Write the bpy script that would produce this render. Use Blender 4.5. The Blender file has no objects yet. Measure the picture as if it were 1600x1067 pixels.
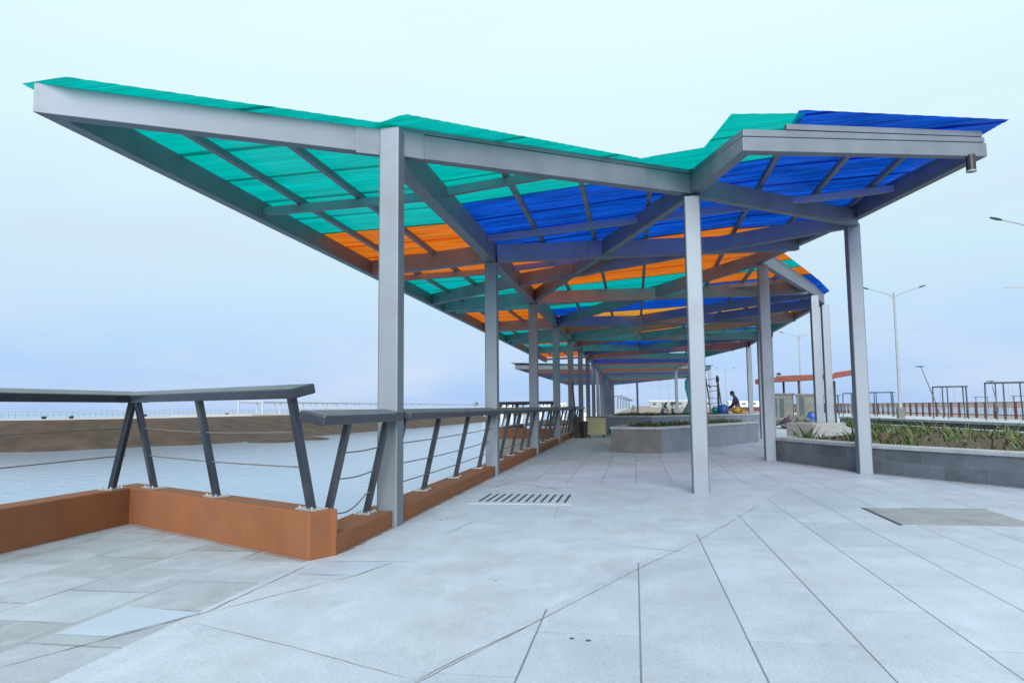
import bpy, bmesh, math, random
from mathutils import Vector, Matrix
random.seed(7)
R = math.radians
sc = bpy.context.scene
col = sc.collection
# World axes: Y runs along the promenade, X across it (water at -X), Z up, pavement at 0.

# ---------------------------------------------------------------- camera
PITCH, ROLL, HEAD = math.atan(102/1120), R(0.55), R(9.6)
fw = Vector((-math.sin(HEAD)*math.cos(PITCH), math.cos(HEAD)*math.cos(PITCH), math.sin(PITCH)))
r0 = Vector((math.cos(HEAD), math.sin(HEAD), 0))
u0 = r0.cross(fw)
rt = r0*math.cos(ROLL) - u0*math.sin(ROLL)
up = r0*math.sin(ROLL) + u0*math.cos(ROLL)
cd = bpy.data.cameras.new('camera'); cam = bpy.data.objects.new('camera', cd); col.objects.link(cam)
cd.sensor_width = 36; cd.lens = 25.2; cd.clip_end = 40000; cd.clip_start = .05
cam.matrix_world = Matrix(((rt.x, up.x, -fw.x, 0), (rt.y, up.y, -fw.y, 0), (rt.z, up.z, -fw.z, 1.1), (0, 0, 0, 1)))
sc.camera = cam

# ---------------------------------------------------------------- exposure
sc.view_settings.view_transform = 'Standard'; sc.view_settings.look = 'None'
sc.view_settings.exposure = 0; sc.view_settings.gamma = 1
try:
    sc.cycles.max_bounces = 10; sc.cycles.transparent_max_bounces = 24; sc.cycles.use_denoising = True
    sc.cycles.sample_clamp_indirect = 4
except Exception: pass

# ---------------------------------------------------------------- world: overcast sky over a Nishita sky
SUN_EL, SUN_ROT = R(24), R(172)
w = bpy.data.worlds.new('World'); sc.world = w; w.use_nodes = True
nt = w.node_tree; N = nt.nodes; L = nt.links
for n in list(N): N.remove(n)
def wn(t, **k):
    n = N.new(t)
    for a, b in k.items(): setattr(n, a, b)
    return n
out = wn('ShaderNodeOutputWorld'); bg = wn('ShaderNodeBackground'); L.new(bg.outputs[0], out.inputs[0])
sky = wn('ShaderNodeTexSky', sky_type='NISHITA', sun_disc=False, sun_elevation=SUN_EL, sun_rotation=SUN_ROT)
sks = wn('ShaderNodeMix', data_type='RGBA', blend_type='MULTIPLY'); sks.inputs[0].default_value = 1
L.new(sky.outputs[0], sks.inputs[6]); sks.inputs[7].default_value = (.10, .10, .10, 1)
tc = wn('ShaderNodeTexCoord'); sep = wn('ShaderNodeSeparateXYZ'); L.new(tc.outputs['Generated'], sep.inputs[0])
ramp = wn('ShaderNodeValToRGB'); L.new(sep.outputs[2], ramp.inputs[0])
cr = ramp.color_ramp
cr.elements[0].position = 0.0; cr.elements[0].color = (.42, .61, .98, 1)
cr.elements[1].position = 1.0; cr.elements[1].color = (1.35, 1.5, 1.55, 1)
for p, c in ((.05, (.46, .66, .99, 1)), (.16, (.61, .83, .985, 1)), (.27, (.72, .95, 1.02, 1)), (.40, (.79, 1.02, 1.04, 1)), (.52, (.86, 1.06, 1.06, 1)), (.72, (1.1, 1.3, 1.34, 1))):
    e = cr.elements.new(p); e.color = c
mp = wn('ShaderNodeMapping'); mp.inputs['Scale'].default_value = (1.2, 1.2, 4.8); L.new(tc.outputs['Generated'], mp.inputs[0])
no = wn('ShaderNodeTexNoise'); no.inputs['Scale'].default_value = 2.1; no.inputs['Detail'].default_value = 6; no.inputs['Roughness'].default_value = .55
L.new(mp.outputs[0], no.inputs['Vector'])
cl = wn('ShaderNodeMapRange'); cl.inputs[1].default_value = .44; cl.inputs[2].default_value = .74; L.new(no.outputs[0], cl.inputs[0])
mz = wn('ShaderNodeMath', operation='MULTIPLY'); mz.inputs[1].default_value = .95; lo = wn('ShaderNodeMapRange'); lo.inputs[1].default_value = .18; lo.inputs[2].default_value = .42; lo.inputs[3].default_value = 1; lo.inputs[4].default_value = .12; L.new(sep.outputs[2], lo.inputs[0])
ml = wn('ShaderNodeMath', operation='MULTIPLY'); L.new(cl.outputs[0], ml.inputs[0]); L.new(lo.outputs[0], ml.inputs[1]); L.new(ml.outputs[0], mz.inputs[0])
cm = wn('ShaderNodeMix', data_type='RGBA'); L.new(mz.outputs[0], cm.inputs[0]); L.new(ramp.outputs[0], cm.inputs[6]); cm.inputs[7].default_value = (.67, .79, .96, 1)
fm = wn('ShaderNodeMix', data_type='RGBA'); fm.inputs[0].default_value = .93; L.new(sks.outputs[2], fm.inputs[6]); L.new(cm.outputs[2], fm.inputs[7])
# sky dimmed behind the camera, added to keep the inner beams darker
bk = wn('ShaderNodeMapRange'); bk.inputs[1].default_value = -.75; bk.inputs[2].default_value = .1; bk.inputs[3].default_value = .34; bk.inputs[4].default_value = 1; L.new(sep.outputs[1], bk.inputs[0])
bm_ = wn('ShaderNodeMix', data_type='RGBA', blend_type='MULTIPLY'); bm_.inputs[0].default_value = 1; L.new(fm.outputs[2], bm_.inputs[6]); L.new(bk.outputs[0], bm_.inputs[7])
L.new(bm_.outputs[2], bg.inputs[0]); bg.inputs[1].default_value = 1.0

# ---------------------------------------------------------------- sun (overcast: weak and wide)
sd = bpy.data.lights.new('sun', 'SUN'); sd.energy = 5.0; sd.angle = R(40); sd.color = (.96, .98, 1)
so = bpy.data.objects.new('sun', sd); col.objects.link(so)
_s = Vector((math.sin(SUN_ROT)*math.cos(SUN_EL), math.cos(SUN_ROT)*math.cos(SUN_EL), math.sin(SUN_EL)))
so.rotation_euler = (-_s).to_track_quat('-Z', 'Y').to_euler(); so.location = (0, 0, 30)

# ---------------------------------------------------------------- material helpers
def mat(name, base, rough=.6, var=.12, scale=6, metal=0, bump=0, bscale=40, streak=None, spec=.5, dirt=None):
    m = bpy.data.materials.new(name); m.use_nodes = True
    t = m.node_tree; n = t.nodes; b = n['Principled BSDF']
    b.inputs['Roughness'].default_value = rough; b.inputs['Metallic'].default_value = metal; b.inputs['Specular IOR Level'].default_value = spec
    co = n.new('ShaderNodeTexCoord'); mpn = n.new('ShaderNodeMapping'); t.links.new(co.outputs['Object'], mpn.inputs[0])
    if streak: mpn.inputs['Scale'].default_value = streak
    z = n.new('ShaderNodeTexNoise'); z.inputs['Scale'].default_value = scale; z.inputs['Detail'].default_value = 6; z.inputs['Roughness'].default_value = .6
    t.links.new(mpn.outputs[0], z.inputs['Vector'])
    rp = n.new('ShaderNodeValToRGB'); t.links.new(z.outputs[0], rp.inputs[0])
    rp.color_ramp.elements[0].position = .3; rp.color_ramp.elements[1].position = .7
    rp.color_ramp.elements[0].color = tuple(c*(1-var) for c in base)+(1,)
    rp.color_ramp.elements[1].color = tuple(min(1, c*(1+var)) for c in base)+(1,)
    last = rp.outputs[0]
    if dirt:
        z2 = n.new('ShaderNodeTexNoise'); z2.inputs['Scale'].default_value = dirt[1]; z2.inputs['Detail'].default_value = 8; t.links.new(co.outputs['Object'], z2.inputs['Vector'])
        r2 = n.new('ShaderNodeMapRange'); r2.inputs[1].default_value = .52; r2.inputs[2].default_value = .72; r2.inputs[4].default_value = dirt[2]; t.links.new(z2.outputs[0], r2.inputs[0])
        mx = n.new('ShaderNodeMix'); mx.data_type = 'RGBA'; t.links.new(r2.outputs[0], mx.inputs[0]); t.links.new(last, mx.inputs[6]); mx.inputs[7].default_value = dirt[0]+(1,)
        last = mx.outputs[2]
    t.links.new(last, b.inputs['Base Color'])
    rr = n.new('ShaderNodeMapRange'); rr.inputs[3].default_value = max(.05, rough-.12); rr.inputs[4].default_value = min(1, rough+.12); t.links.new(z.outputs[0], rr.inputs[0]); t.links.new(rr.outputs[0], b.inputs['Roughness'])
    if bump:
        z3 = n.new('ShaderNodeTexNoise'); z3.inputs['Scale'].default_value = bscale; z3.inputs['Detail'].default_value = 5; t.links.new(co.outputs['Object'], z3.inputs['Vector'])
        bp = n.new('ShaderNodeBump'); bp.inputs['Strength'].default_value = bump; bp.inputs['Distance'].default_value = .02; t.links.new(z3.outputs[0], bp.inputs['Height']); t.links.new(bp.outputs[0], b.inputs['Normal'])
    return m

def brickmat(name, c1, c2, mortar, bw, bh, msize, rot=0, offset=.5, rough=.6, var=.1, dirt=((.3, .28, .25), .9, .35), vec=None, bias=0.0, joint_break=0.0, longj=None):
    m = bpy.data.materials.new(name); m.use_nodes = True
    t = m.node_tree; n = t.nodes; l = t.links; b = n['Principled BSDF']; b.inputs['Roughness'].default_value = rough
    co = n.new('ShaderNodeTexCoord'); mpn = n.new('ShaderNodeMapping'); l.new(co.outputs['Object'], mpn.inputs[0]); mpn.inputs['Rotation'].default_value = vec or (0, 0, rot)
    # slight wobble so that joints are not ruler straight
    br = n.new('ShaderNodeTexBrick'); l.new(mpn.outputs[0], br.inputs['Vector'])
    br.offset = offset; br.inputs['Scale'].default_value = 1; br.inputs['Brick Width'].default_value = bw; br.inputs['Row Height'].default_value = bh
    br.inputs['Mortar Size'].default_value = msize; br.inputs['Mortar Smooth'].default_value = .1; br.inputs['Bias'].default_value = bias
    br.inputs['Color1'].default_value = c1+(1,); br.inputs['Color2'].default_value = c2+(1,)
    if joint_break:
        jb = n.new('ShaderNodeTexNoise'); jb.inputs['Scale'].default_value = 1.1; jb.inputs['Detail'].default_value = 4; l.new(co.outputs['Object'], jb.inputs['Vector'])
        jr = n.new('ShaderNodeMapRange'); jr.inputs[1].default_value = .42; jr.inputs[2].default_value = .58; jr.inputs[3].default_value = joint_break; l.new(jb.outputs[0], jr.inputs[0])
        jm = n.new('ShaderNodeMix'); jm.data_type = 'RGBA'; l.new(jr.outputs[0], jm.inputs[0]); jm.inputs[6].default_value = mortar+(1,); jm.inputs[7].default_value = c1+(1,)
        l.new(jm.outputs[2], br.inputs['Mortar'])
    else: br.inputs['Mortar'].default_value = mortar+(1,)
    z = n.new('ShaderNodeTexNoise'); z.inputs['Scale'].default_value = 1.7; z.inputs['Detail'].default_value = 9; z.inputs['Roughness'].default_value = .65; l.new(co.outputs['Object'], z.inputs['Vector'])
    rp = n.new('ShaderNodeMapRange'); rp.inputs[1].default_value = .3; rp.inputs[2].default_value = .7; rp.inputs[3].default_value = 1-var*1.5; rp.inputs[4].default_value = 1+var*1.3; l.new(z.outputs[0], rp.inputs[0])
    mu = n.new('ShaderNodeMix'); mu.data_type = 'RGBA'; mu.blend_type = 'MULTIPLY'; mu.inputs[0].default_value = 1; l.new(br.outputs[0], mu.inputs[6]); l.new(rp.outputs[0], mu.inputs[7])
    g = n.new('ShaderNodeTexNoise'); g.inputs['Scale'].default_value = 60; g.inputs['Detail'].default_value = 3; l.new(co.outputs['Object'], g.inputs['Vector'])
    gr = n.new('ShaderNodeMapRange'); gr.inputs[1].default_value = .3; gr.inputs[2].default_value = .7; gr.inputs[3].default_value = .88; gr.inputs[4].default_value = 1.1; l.new(g.outputs[0], gr.inputs[0])
    m2 = n.new('ShaderNodeMix'); m2.data_type = 'RGBA'; m2.blend_type = 'MULTIPLY'; m2.inputs[0].default_value = 1; l.new(mu.outputs[2], m2.inputs[6]); l.new(gr.outputs[0], m2.inputs[7])
    last = m2.outputs[2]
    if dirt:
        mpd = n.new('ShaderNodeMapping'); mpd.inputs['Scale'].default_value = (1.6, .8, 1); l.new(co.outputs['Object'], mpd.inputs[0])
        z2 = n.new('ShaderNodeTexNoise'); z2.inputs['Scale'].default_value = dirt[1]; z2.inputs['Detail'].default_value = 10; z2.inputs['Roughness'].default_value = .68; l.new(mpd.outputs[0], z2.inputs['Vector'])
        r2 = n.new('ShaderNodeMapRange'); r2.inputs[1].default_value = .5; r2.inputs[2].default_value = .74; r2.inputs[4].default_value = dirt[2]; l.new(z2.outputs[0], r2.inputs[0])
        mx = n.new('ShaderNodeMix'); mx.data_type = 'RGBA'; l.new(r2.outputs[0], mx.inputs[0]); l.new(last, mx.inputs[6]); mx.inputs[7].default_value = dirt[0]+(1,)
        last = mx.outputs[2]
        z4 = n.new('ShaderNodeTexNoise'); z4.inputs['Scale'].default_value = dirt[1]*2.7; z4.inputs['Detail'].default_value = 9; z4.inputs['Roughness'].default_value = .7; z4.inputs['Distortion'].default_value = .4; l.new(mpd.outputs[0], z4.inputs['Vector'])
        r4 = n.new('ShaderNodeMapRange'); r4.inputs[1].default_value = .52; r4.inputs[2].default_value = .7; r4.inputs[4].default_value = .45*min(1, dirt[2]*2); l.new(z4.outputs[0], r4.inputs[0])
        mw = n.new('ShaderNodeMix'); mw.data_type = 'RGBA'; l.new(r4.outputs[0], mw.inputs[0]); l.new(last, mw.inputs[6]); mw.inputs[7].default_value = tuple(min(.75, x*1.28) for x in c1)+(1,); last = mw.outputs[2]
    if longj:
        b2_ = n.new('ShaderNodeTexBrick'); l.new(mpn.outputs[0], b2_.inputs['Vector']); b2_.inputs['Scale'].default_value = 1; b2_.inputs['Brick Width'].default_value = 4000; b2_.inputs['Row Height'].default_value = longj[1]; b2_.inputs['Mortar Size'].default_value = longj[2]; b2_.offset = 0
        jn = n.new('ShaderNodeTexNoise'); jn.inputs['Scale'].default_value = .7; jn.inputs['Detail'].default_value = 3; l.new(co.outputs['Object'], jn.inputs['Vector'])
        jr2 = n.new('ShaderNodeMapRange'); jr2.inputs[1].default_value = .35; jr2.inputs[2].default_value = .6; jr2.inputs[3].default_value = .95; jr2.inputs[4].default_value = .7; l.new(jn.outputs[0], jr2.inputs[0])
        jm2 = n.new('ShaderNodeMath'); jm2.operation = 'MULTIPLY'; l.new(b2_.outputs['Fac'], jm2.inputs[0]); l.new(jr2.outputs[0], jm2.inputs[1])
        mj = n.new('ShaderNodeMix'); mj.data_type = 'RGBA'; l.new(jm2.outputs[0], mj.inputs[0]); l.new(last, mj.inputs[6]); mj.inputs[7].default_value = longj[0]+(1,); last = mj.outputs[2]
    l.new(last, b.inputs['Base Color'])
    bp = n.new('ShaderNodeBump'); bp.inputs['Strength'].default_value = .25; bp.inputs['Distance'].default_value = .004; l.new(br.outputs['Fac'], bp.inputs['Height']); bp.invert = True; l.new(bp.outputs[0], b.inputs['Normal'])
    return m

def sheetmat(name, tr, tl, streak_dark=.45):
    m = bpy.data.materials.new(name); m.use_nodes = True
    t = m.node_tree; n = t.nodes; l = t.links
    for x in list(n): n.remove(x)
    o = n.new('ShaderNodeOutputMaterial')
    co = n.new('ShaderNodeTexCoord'); mpn = n.new('ShaderNodeMapping'); mpn.inputs['Scale'].default_value = (.5, 5, 1); l.new(co.outputs['Object'], mpn.inputs[0])
    z = n.new('ShaderNodeTexNoise'); z.inputs['Scale'].default_value = 1.7; z.inputs['Detail'].default_value = 7; z.inputs['Roughness'].default_value = .68; l.new(mpn.outputs[0], z.inputs['Vector'])
    rp = n.new('ShaderNodeMapRange'); rp.inputs[1].default_value = .36; rp.inputs[2].default_value = .64; rp.inputs[3].default_value = 1-streak_dark; rp.inputs[4].default_value = 1.08; l.new(z.outputs[0], rp.inputs[0])
    # fine ribs of the corrugation: their shading is painted into the sheet tint
    wv = n.new('ShaderNodeTexWave'); wv.bands_direction = 'Y'; wv.inputs['Scale'].default_value = 6.5; wv.inputs['Distortion'].default_value = .15; l.new(co.outputs['Object'], wv.inputs['Vector'])
    wr = n.new('ShaderNodeMapRange'); wr.inputs[3].default_value = .84; wr.inputs[4].default_value = 1.06; l.new(wv.outputs['Fac'], wr.inputs[0])
    mwv = n.new('ShaderNodeMath'); mwv.operation = 'MULTIPLY'; l.new(rp.outputs[0], mwv.inputs[0]); l.new(wr.outputs[0], mwv.inputs[1])
    def tint(c):
        k = n.new('ShaderNodeMix'); k.data_type = 'RGBA'; k.blend_type = 'MULTIPLY'; k.inputs[0].default_value = 1; k.inputs[6].default_value = c+(1,); l.new(mwv.outputs[0], k.inputs[7]); return k.outputs[2]
    a = n.new('ShaderNodeBsdfTransparent'); l.new(tint(tr), a.inputs[0])
    b = n.new('ShaderNodeBsdfTranslucent'); l.new(tint(tl), b.inputs[0])
    g = n.new('ShaderNodeBsdfDiffuse'); l.new(tint(tl), g.inputs[0])
    gl = n.new('ShaderNodeBsdfGlossy'); gl.inputs['Roughness'].default_value = .25
    m1 = n.new('ShaderNodeMixShader'); m1.inputs[0].default_value = .5; l.new(a.outputs[0], m1.inputs[1]); l.new(b.outputs[0], m1.inputs[2])
    m2 = n.new('ShaderNodeMixShader'); m2.inputs[0].default_value = .14; l.new(m1.outputs[0], m2.inputs[1]); l.new(g.outputs[0], m2.inputs[2])
    m3 = n.new('ShaderNodeMixShader'); m3.inputs[0].default_value = .04; l.new(m2.outputs[0], m3.inputs[1]); l.new(gl.outputs[0], m3.inputs[2])
    l.new(m3.outputs[0], o.inputs[0])
    return m

M = {}
M['steel'] = mat('grey_painted_steel', (.21, .24, .275), .56, .1, 3, metal=.62, spec=.25, streak=(1, 1, .35), dirt=((.17, .168, .16), 2.2, .35))
M['rail'] = mat('charcoal_painted_steel', (.022, .029, .042), .33, .15, 5, spec=.6, dirt=((.09, .09, .095), 3.5, .3))
M['galv'] = mat('galvanised_plate', (.42, .44, .45), .4, .2, 25, metal=.5)
M['cable'] = mat('steel_cable', (.17, .165, .16), .5, .2, 30, metal=.3)
M['terra'] = mat('terracotta_render', (.225, .082, .03), .85, .13, 2.2, bump=.25, bscale=60, dirt=((.19, .08, .042), 1.7, .5))
M['teal'] = sheetmat('teal_sheet', (.0, .50, .45), (.0, .46, .40), .25)
M['orange'] = sheetmat('orange_sheet', (.86, .17, .012), (.9, .20, .012), .4)
M['amber'] = sheetmat('amber_sheet', (.95, .32, .03), (1.0, .42, .05), .35)
M['blue'] = sheetmat('blue_sheet', (.003, .05, .76), (.004, .12, .54), .68)
PALE = (.52, .545, .57)
M['pave_tile'] = brickmat('paving_tiles', (.43, .49, .57), (.375, .43, .50), (.33, .365, .41), 1.2, .5, .005, rot=R(90), rough=.55, var=.09, dirt=((.30, .275, .25), .8, .4), longj=((.14, .145, .15), .5, .005))
M['pave_slab'] = brickmat('paving_slabs', (.44, .495, .565), (.415, .465, .53), (.36, .395, .425), 2.4, 1.3, .005, rot=R(38), rough=.6, var=.09, dirt=((.30, .275, .25), .9, .45), joint_break=.3)
M['pave_look'] = brickmat('lookout_tiles', (.40, .455, .52), (.28, .31, .335), (.12, .105, .095), .62, .58, .010, rot=R(90), rough=.55, var=.12, dirt=((.22, .205, .18), 1.1, .6), joint_break=.25)
M['quay'] = mat('quay_concrete', (.25, .24, .22), .9, .2, 2, bump=.3, bscale=12)
M['granite'] = brickmat('granite_blocks', (.125, .15, .175), (.085, .10, .12), (.13, .14, .145), .34, .2, .006, vec=(R(90), 0, 0), rough=.5, var=.2, dirt=((.07, .08, .085), 1.5, .5))
M['coping'] = mat('pale_coping', (.36, .38, .395), .7, .14, 5, bump=.2, dirt=((.24, .22, .19), 4, .5))
M['concrete'] = mat('stained_concrete', (.14, .142, .132), .85, .22, 2.5, bump=.2, bscale=25, dirt=((.10, .10, .09), 1.8, .6))
M['concblue'] = mat('bluish_render', (.17, .20, .24), .7, .14, 2, bump=.1, dirt=((.13, .14, .15), 1.5, .4))
M['blockwhite'] = mat('pale_plaster', (.30, .305, .30), .8, .1, 3, bump=.15)
M['soil'] = mat('brown_soil', (.085, .05, .033), .95, .4, 6, bump=1, bscale=14, dirt=((.05, .055, .022), 3, .7))
M['green1'] = mat('strap_leaf', (.055, .10, .022), .45, .3, 8)
M['green2'] = mat('yellowing_leaf', (.12, .14, .045), .5, .3, 8)
M['green3'] = mat('dark_leaf', (.04, .075, .02), .55, .35, 8)
M['straw'] = mat('dry_leaf', (.17, .10, .055), .7, .3, 8)
M['dark'] = mat('black_metal', (.018, .018, .02), .5, .2, 8)
M['slot'] = mat('drain_shadow', (.05, .062, .078), .9, .2, 8)
M['rust'] = mat('red_oxide_paint', (.19, .045, .024), .65, .2, 4, dirt=((.14, .05, .03), 3, .5))
M['brickred'] = mat('red_brown_masonry', (.13, .035, .03), .8, .2, 3)
M['frame'] = mat('dark_green_frame', (.035, .05, .055), .5, .2, 5)
M['lamp'] = mat('lamp_grey', (.27, .30, .33), .5, .1, 4)
M['white'] = mat('white_paint', (.72, .74, .76), .6, .08, 4)
M['pergola'] = mat('weathered_white', (.42, .45, .49), .7, .1, 3)
M['cream'] = mat('cream_board', (.42, .38, .21), .7, .12, 3, dirt=((.25, .22, .12), 3, .4))
M['wood'] = mat('dark_board', (.06, .045, .035), .8, .35, 5)
M['greenp'] = mat('teal_plastic', (.0, .22, .20), .35, .12, 3)
M['greend'] = mat('dark_green_plastic', (.0, .09, .075), .4, .12, 3)
M['bluep'] = mat('blue_plastic', (.012, .075, .33), .35, .12, 3)
M['yellow'] = mat('yellow_plastic', (.45, .28, .012), .5, .3, 18, dirt=((.03, .03, .02), 14, .9))
M['skin'] = mat('brown_skin', (.07, .04, .028), .5, .1, 8)
M['hair'] = mat('black_hair', (.008, .008, .008), .6, .1, 8)
M['purple'] = mat('purple_shirt', (.035, .014, .04), .85, .5, 9, dirt=((.16, .03, .03), 7, .5))
M['denim'] = mat('blue_trousers', (.06, .09, .17), .85, .2, 8)
M['hivis'] = mat('lime_vest', (.42, .72, .10), .7, .15, 8)
M['wshirt'] = mat('white_shirt', (.75, .75, .75), .8, .1, 8)
M['bank'] = mat('brown_earth_bank', (.050, .030, .019), .95, .4, .9, bump=1, bscale=3, dirt=((.085, .062, .045), .5, .5))
M['road'] = mat('pale_road', (.42, .40, .37), .9, .12, .3)
M['earth'] = mat('dusty_ground', (.26, .20, .17), .95, .25, .06)
M['rubblem'] = mat('grey_rubble', (.12, .112, .108), .9, .35, 5)

def watermat():
    m = bpy.data.materials.new('grey_blue_water'); m.use_nodes = True
    t = m.node_tree; n = t.nodes; l = t.links; b = n['Principled BSDF']
    b.inputs['Base Color'].default_value = (.26, .35, .45, 1); b.inputs['Roughness'].default_value = .12; b.inputs['IOR'].default_value = 1.33
    co = n.new('ShaderNodeTexCoord'); mpn = n.new('ShaderNodeMapping'); mpn.inputs['Rotation'].default_value = (0, 0, R(25)); mpn.inputs['Scale'].default_value = (1, 2.2, 1); l.new(co.outputs['Object'], mpn.inputs[0])
    z = n.new('ShaderNodeTexNoise'); z.inputs['Scale'].default_value = 1.6; z.inputs['Detail'].default_value = 5; l.new(mpn.outputs[0], z.inputs['Vector'])
    bp = n.new('ShaderNodeBump'); bp.inputs['Strength'].default_value = .25; bp.inputs['Distance'].default_value = .06; l.new(z.outputs[0], bp.inputs['Height']); l.new(bp.outputs[0], b.inputs['Normal'])
    z2 = n.new('ShaderNodeTexNoise'); z2.inputs['Scale'].default_value = .05; z2.inputs['Detail'].default_value = 4; l.new(mpn.outputs[0], z2.inputs['Vector'])
    rp = n.new('ShaderNodeValToRGB'); l.new(z2.outputs[0], rp.inputs[0]); rp.color_ramp.elements[0].position = .35; rp.color_ramp.elements[1].position = .65
    rp.color_ramp.elements[0].color = (.24, .325, .43, 1); rp.color_ramp.elements[1].color = (.29, .375, .48, 1); l.new(rp.outputs[0], b.inputs['Base Color'])
    return m
M['water'] = watermat()

# ---------------------------------------------------------------- mesh helpers
def V(*a): return Vector(a)
class MB:
    def __init__(s): s.v = []; s.f = []; s.mi = []; s.cur = 0
    def add(s, vs, fs):
        o = len(s.v); s.v += [tuple(x) for x in vs]; s.f += [tuple(i+o for i in f) for f in fs]; s.mi += [s.cur]*len(fs)
    def hexa(s, b, t):   # bottom loop (4), top loop (4), both counter-clockwise from above
        s.add(list(b)+list(t), [(3, 2, 1, 0), (4, 5, 6, 7), (0, 1, 5, 4), (1, 2, 6, 5), (2, 3, 7, 6), (3, 0, 4, 7)])
    def box(s, c, d, rz=0):
        cx, cy, cz = c; a, b, h = d[0]/2, d[1]/2, d[2]/2; k, q = math.cos(rz), math.sin(rz)
        p = [(cx+x*k-y*q, cy+x*q+y*k) for x, y in ((-a, -b), (a, -b), (a, b), (-a, b))]
        s.hexa([(x, y, cz-h) for x, y in p], [(x, y, cz+h) for x, y in p])
    def bar(s, p, q, w, h, upv=(0, 0, 1)):
        p, q = Vector(p), Vector(q); d = (q-p).normalized(); upv = Vector(upv)
        if abs(d.dot(upv)) > .98: upv = Vector((1, 0, 0))
        sd = d.cross(upv).normalized(); n = sd.cross(d).normalized()
        r = [sd*(a*w/2)+n*(b*h/2) for a, b in ((-1, -1), (1, -1), (1, 1), (-1, 1))]
        s.add([p+x for x in r]+[q+x for x in r], [(0, 1, 2, 3), (7, 6, 5, 4), (1, 0, 4, 5), (2, 1, 5, 6), (3, 2, 6, 7), (0, 3, 7, 4)])
    def prism(s, poly, z0, z1):  # poly counter-clockwise xy; z may be a function of (x, y)
        f0 = z0 if callable(z0) else (lambda x, y: z0); f1 = z1 if callable(z1) else (lambda x, y: z1)
        n = len(poly)
        s.add([(x, y, f0(x, y)) for x, y in poly]+[(x, y, f1(x, y)) for x, y in poly],
              [tuple(range(n-1, -1, -1)), tuple(range(n, 2*n))]+[(i, (i+1) % n, n+(i+1) % n, n+i) for i in range(n)])
    def tube(s, pts, r, n=8, cap=True):
        pts = [Vector(p) for p in pts]; rr = r if isinstance(r, (list, tuple)) else [r]*len(pts)
        vs = []; fs = []
        for i, p in enumerate(pts):
            d = (pts[min(i+1, len(pts)-1)]-pts[max(i-1, 0)]).normalized()
            a = d.cross(Vector((0, 0, 1)) if abs(d.z) < .95 else Vector((1, 0, 0))).normalized(); b = d.cross(a)
            for k in range(n):
                t = 2*math.pi*k/n; vs.append(p+a*(math.cos(t)*rr[i])+b*(math.sin(t)*rr[i]))
        for i in range(len(pts)-1):
            for k in range(n): fs.append((i*n+k, i*n+(k+1) % n, (i+1)*n+(k+1) % n, (i+1)*n+k))
        if cap: fs += [tuple(range(n-1, -1, -1)), tuple(range((len(pts)-1)*n, len(pts)*n))]
        s.add(vs, fs)
    def blob(s, c, r, seed=0, n=10, m=7, jit=.15):
        rnd = random.Random(seed); vs = [(c[0], c[1], c[2]-r[2])]; fs = []
        for i in range(1, m):
            ph = -math.pi/2+math.pi*i/m
            for k in range(n):
                t = 2*math.pi*k/n; q = 1+rnd.uniform(-jit, jit)
                vs.append((c[0]+r[0]*math.cos(ph)*math.cos(t)*q, c[1]+r[1]*math.cos(ph)*math.sin(t)*q, c[2]+r[2]*math.sin(ph)*q))
        vs.append((c[0], c[1], c[2]+r[2])); e = len(vs)-1
        for k in range(n):
            fs.append((0, 1+(k+1) % n, 1+k)); fs.append((e, 1+(m-2)*n+k, 1+(m-2)*n+(k+1) % n))
        for i in range(m-2):
            for k in range(n): fs.append((1+i*n+k, 1+i*n+(k+1) % n, 1+(i+1)*n+(k+1) % n, 1+(i+1)*n+k))
        s.add(vs, fs)
    def build(s, name, m, parent=None, bevel=0, smooth=False):
        me = bpy.data.meshes.new(name); me.from_pydata(s.v, [], s.f)
        for x in (m if isinstance(m, (list, tuple)) else [m]): me.materials.append(x)
        for p, i in zip(me.polygons, s.mi): p.material_index = i; p.use_smooth = smooth
        me.update()
        if not smooth:
            bm = bmesh.new(); bm.from_mesh(me)
            bmesh.ops.recalc_face_normals(bm, faces=bm.faces); bm.to_mesh(me); bm.free()
        o = bpy.data.objects.new(name, me); col.objects.link(o)
        if parent is not None:
            o.parent = parent
            mi = parent.get('_inv')
        if bevel:
            b = o.modifiers.new('bevel', 'BEVEL'); b.width = bevel; b.segments = 2; b.limit_method = 'ANGLE'
        return o
def tag(o, label=None, cat=None, group=None, kind=None):
    for k, x in (('label', label), ('category', cat), ('group', group), ('kind', kind)):
        if x: o[k] = x
    return o
def thing(name, label, cat, loc=(0, 0, 0), group=None, rz=0):
    o = bpy.data.objects.new(name, None); col.objects.link(o); o.location = loc; o.rotation_euler = (0, 0, rz); o.empty_display_size = .2
    return tag(o, label, cat, group)
def rel(mb, t):   # turn world coordinates collected in mb into the frame of thing t (translation only)
    l = t.location; mb.v = [(x-l.x, y-l.y, z-l.z) for x, y, z in mb.v]; return mb
def struct(o): return tag(o, kind='structure')
def copy_tree(o, parent=None):
    c = o.copy(); col.objects.link(c); c.parent = parent
    for ch in list(o.children): copy_tree(ch, c)
    return c
def lerp(a, b, t): return a+(b-a)*t

# ================================================================ setting: water, ground, pavement
def sheet(name, poly, z, m):
    b = MB(); b.add([(x, y, z) for x, y in poly], [tuple(range(len(poly)))]); return struct(b.build(name, m))
sheet('water', [(-15000, -300), (15000, -300), (15000, 20000), (-15000, 20000)], -1.2, M['water'])
b = MB()
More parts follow.
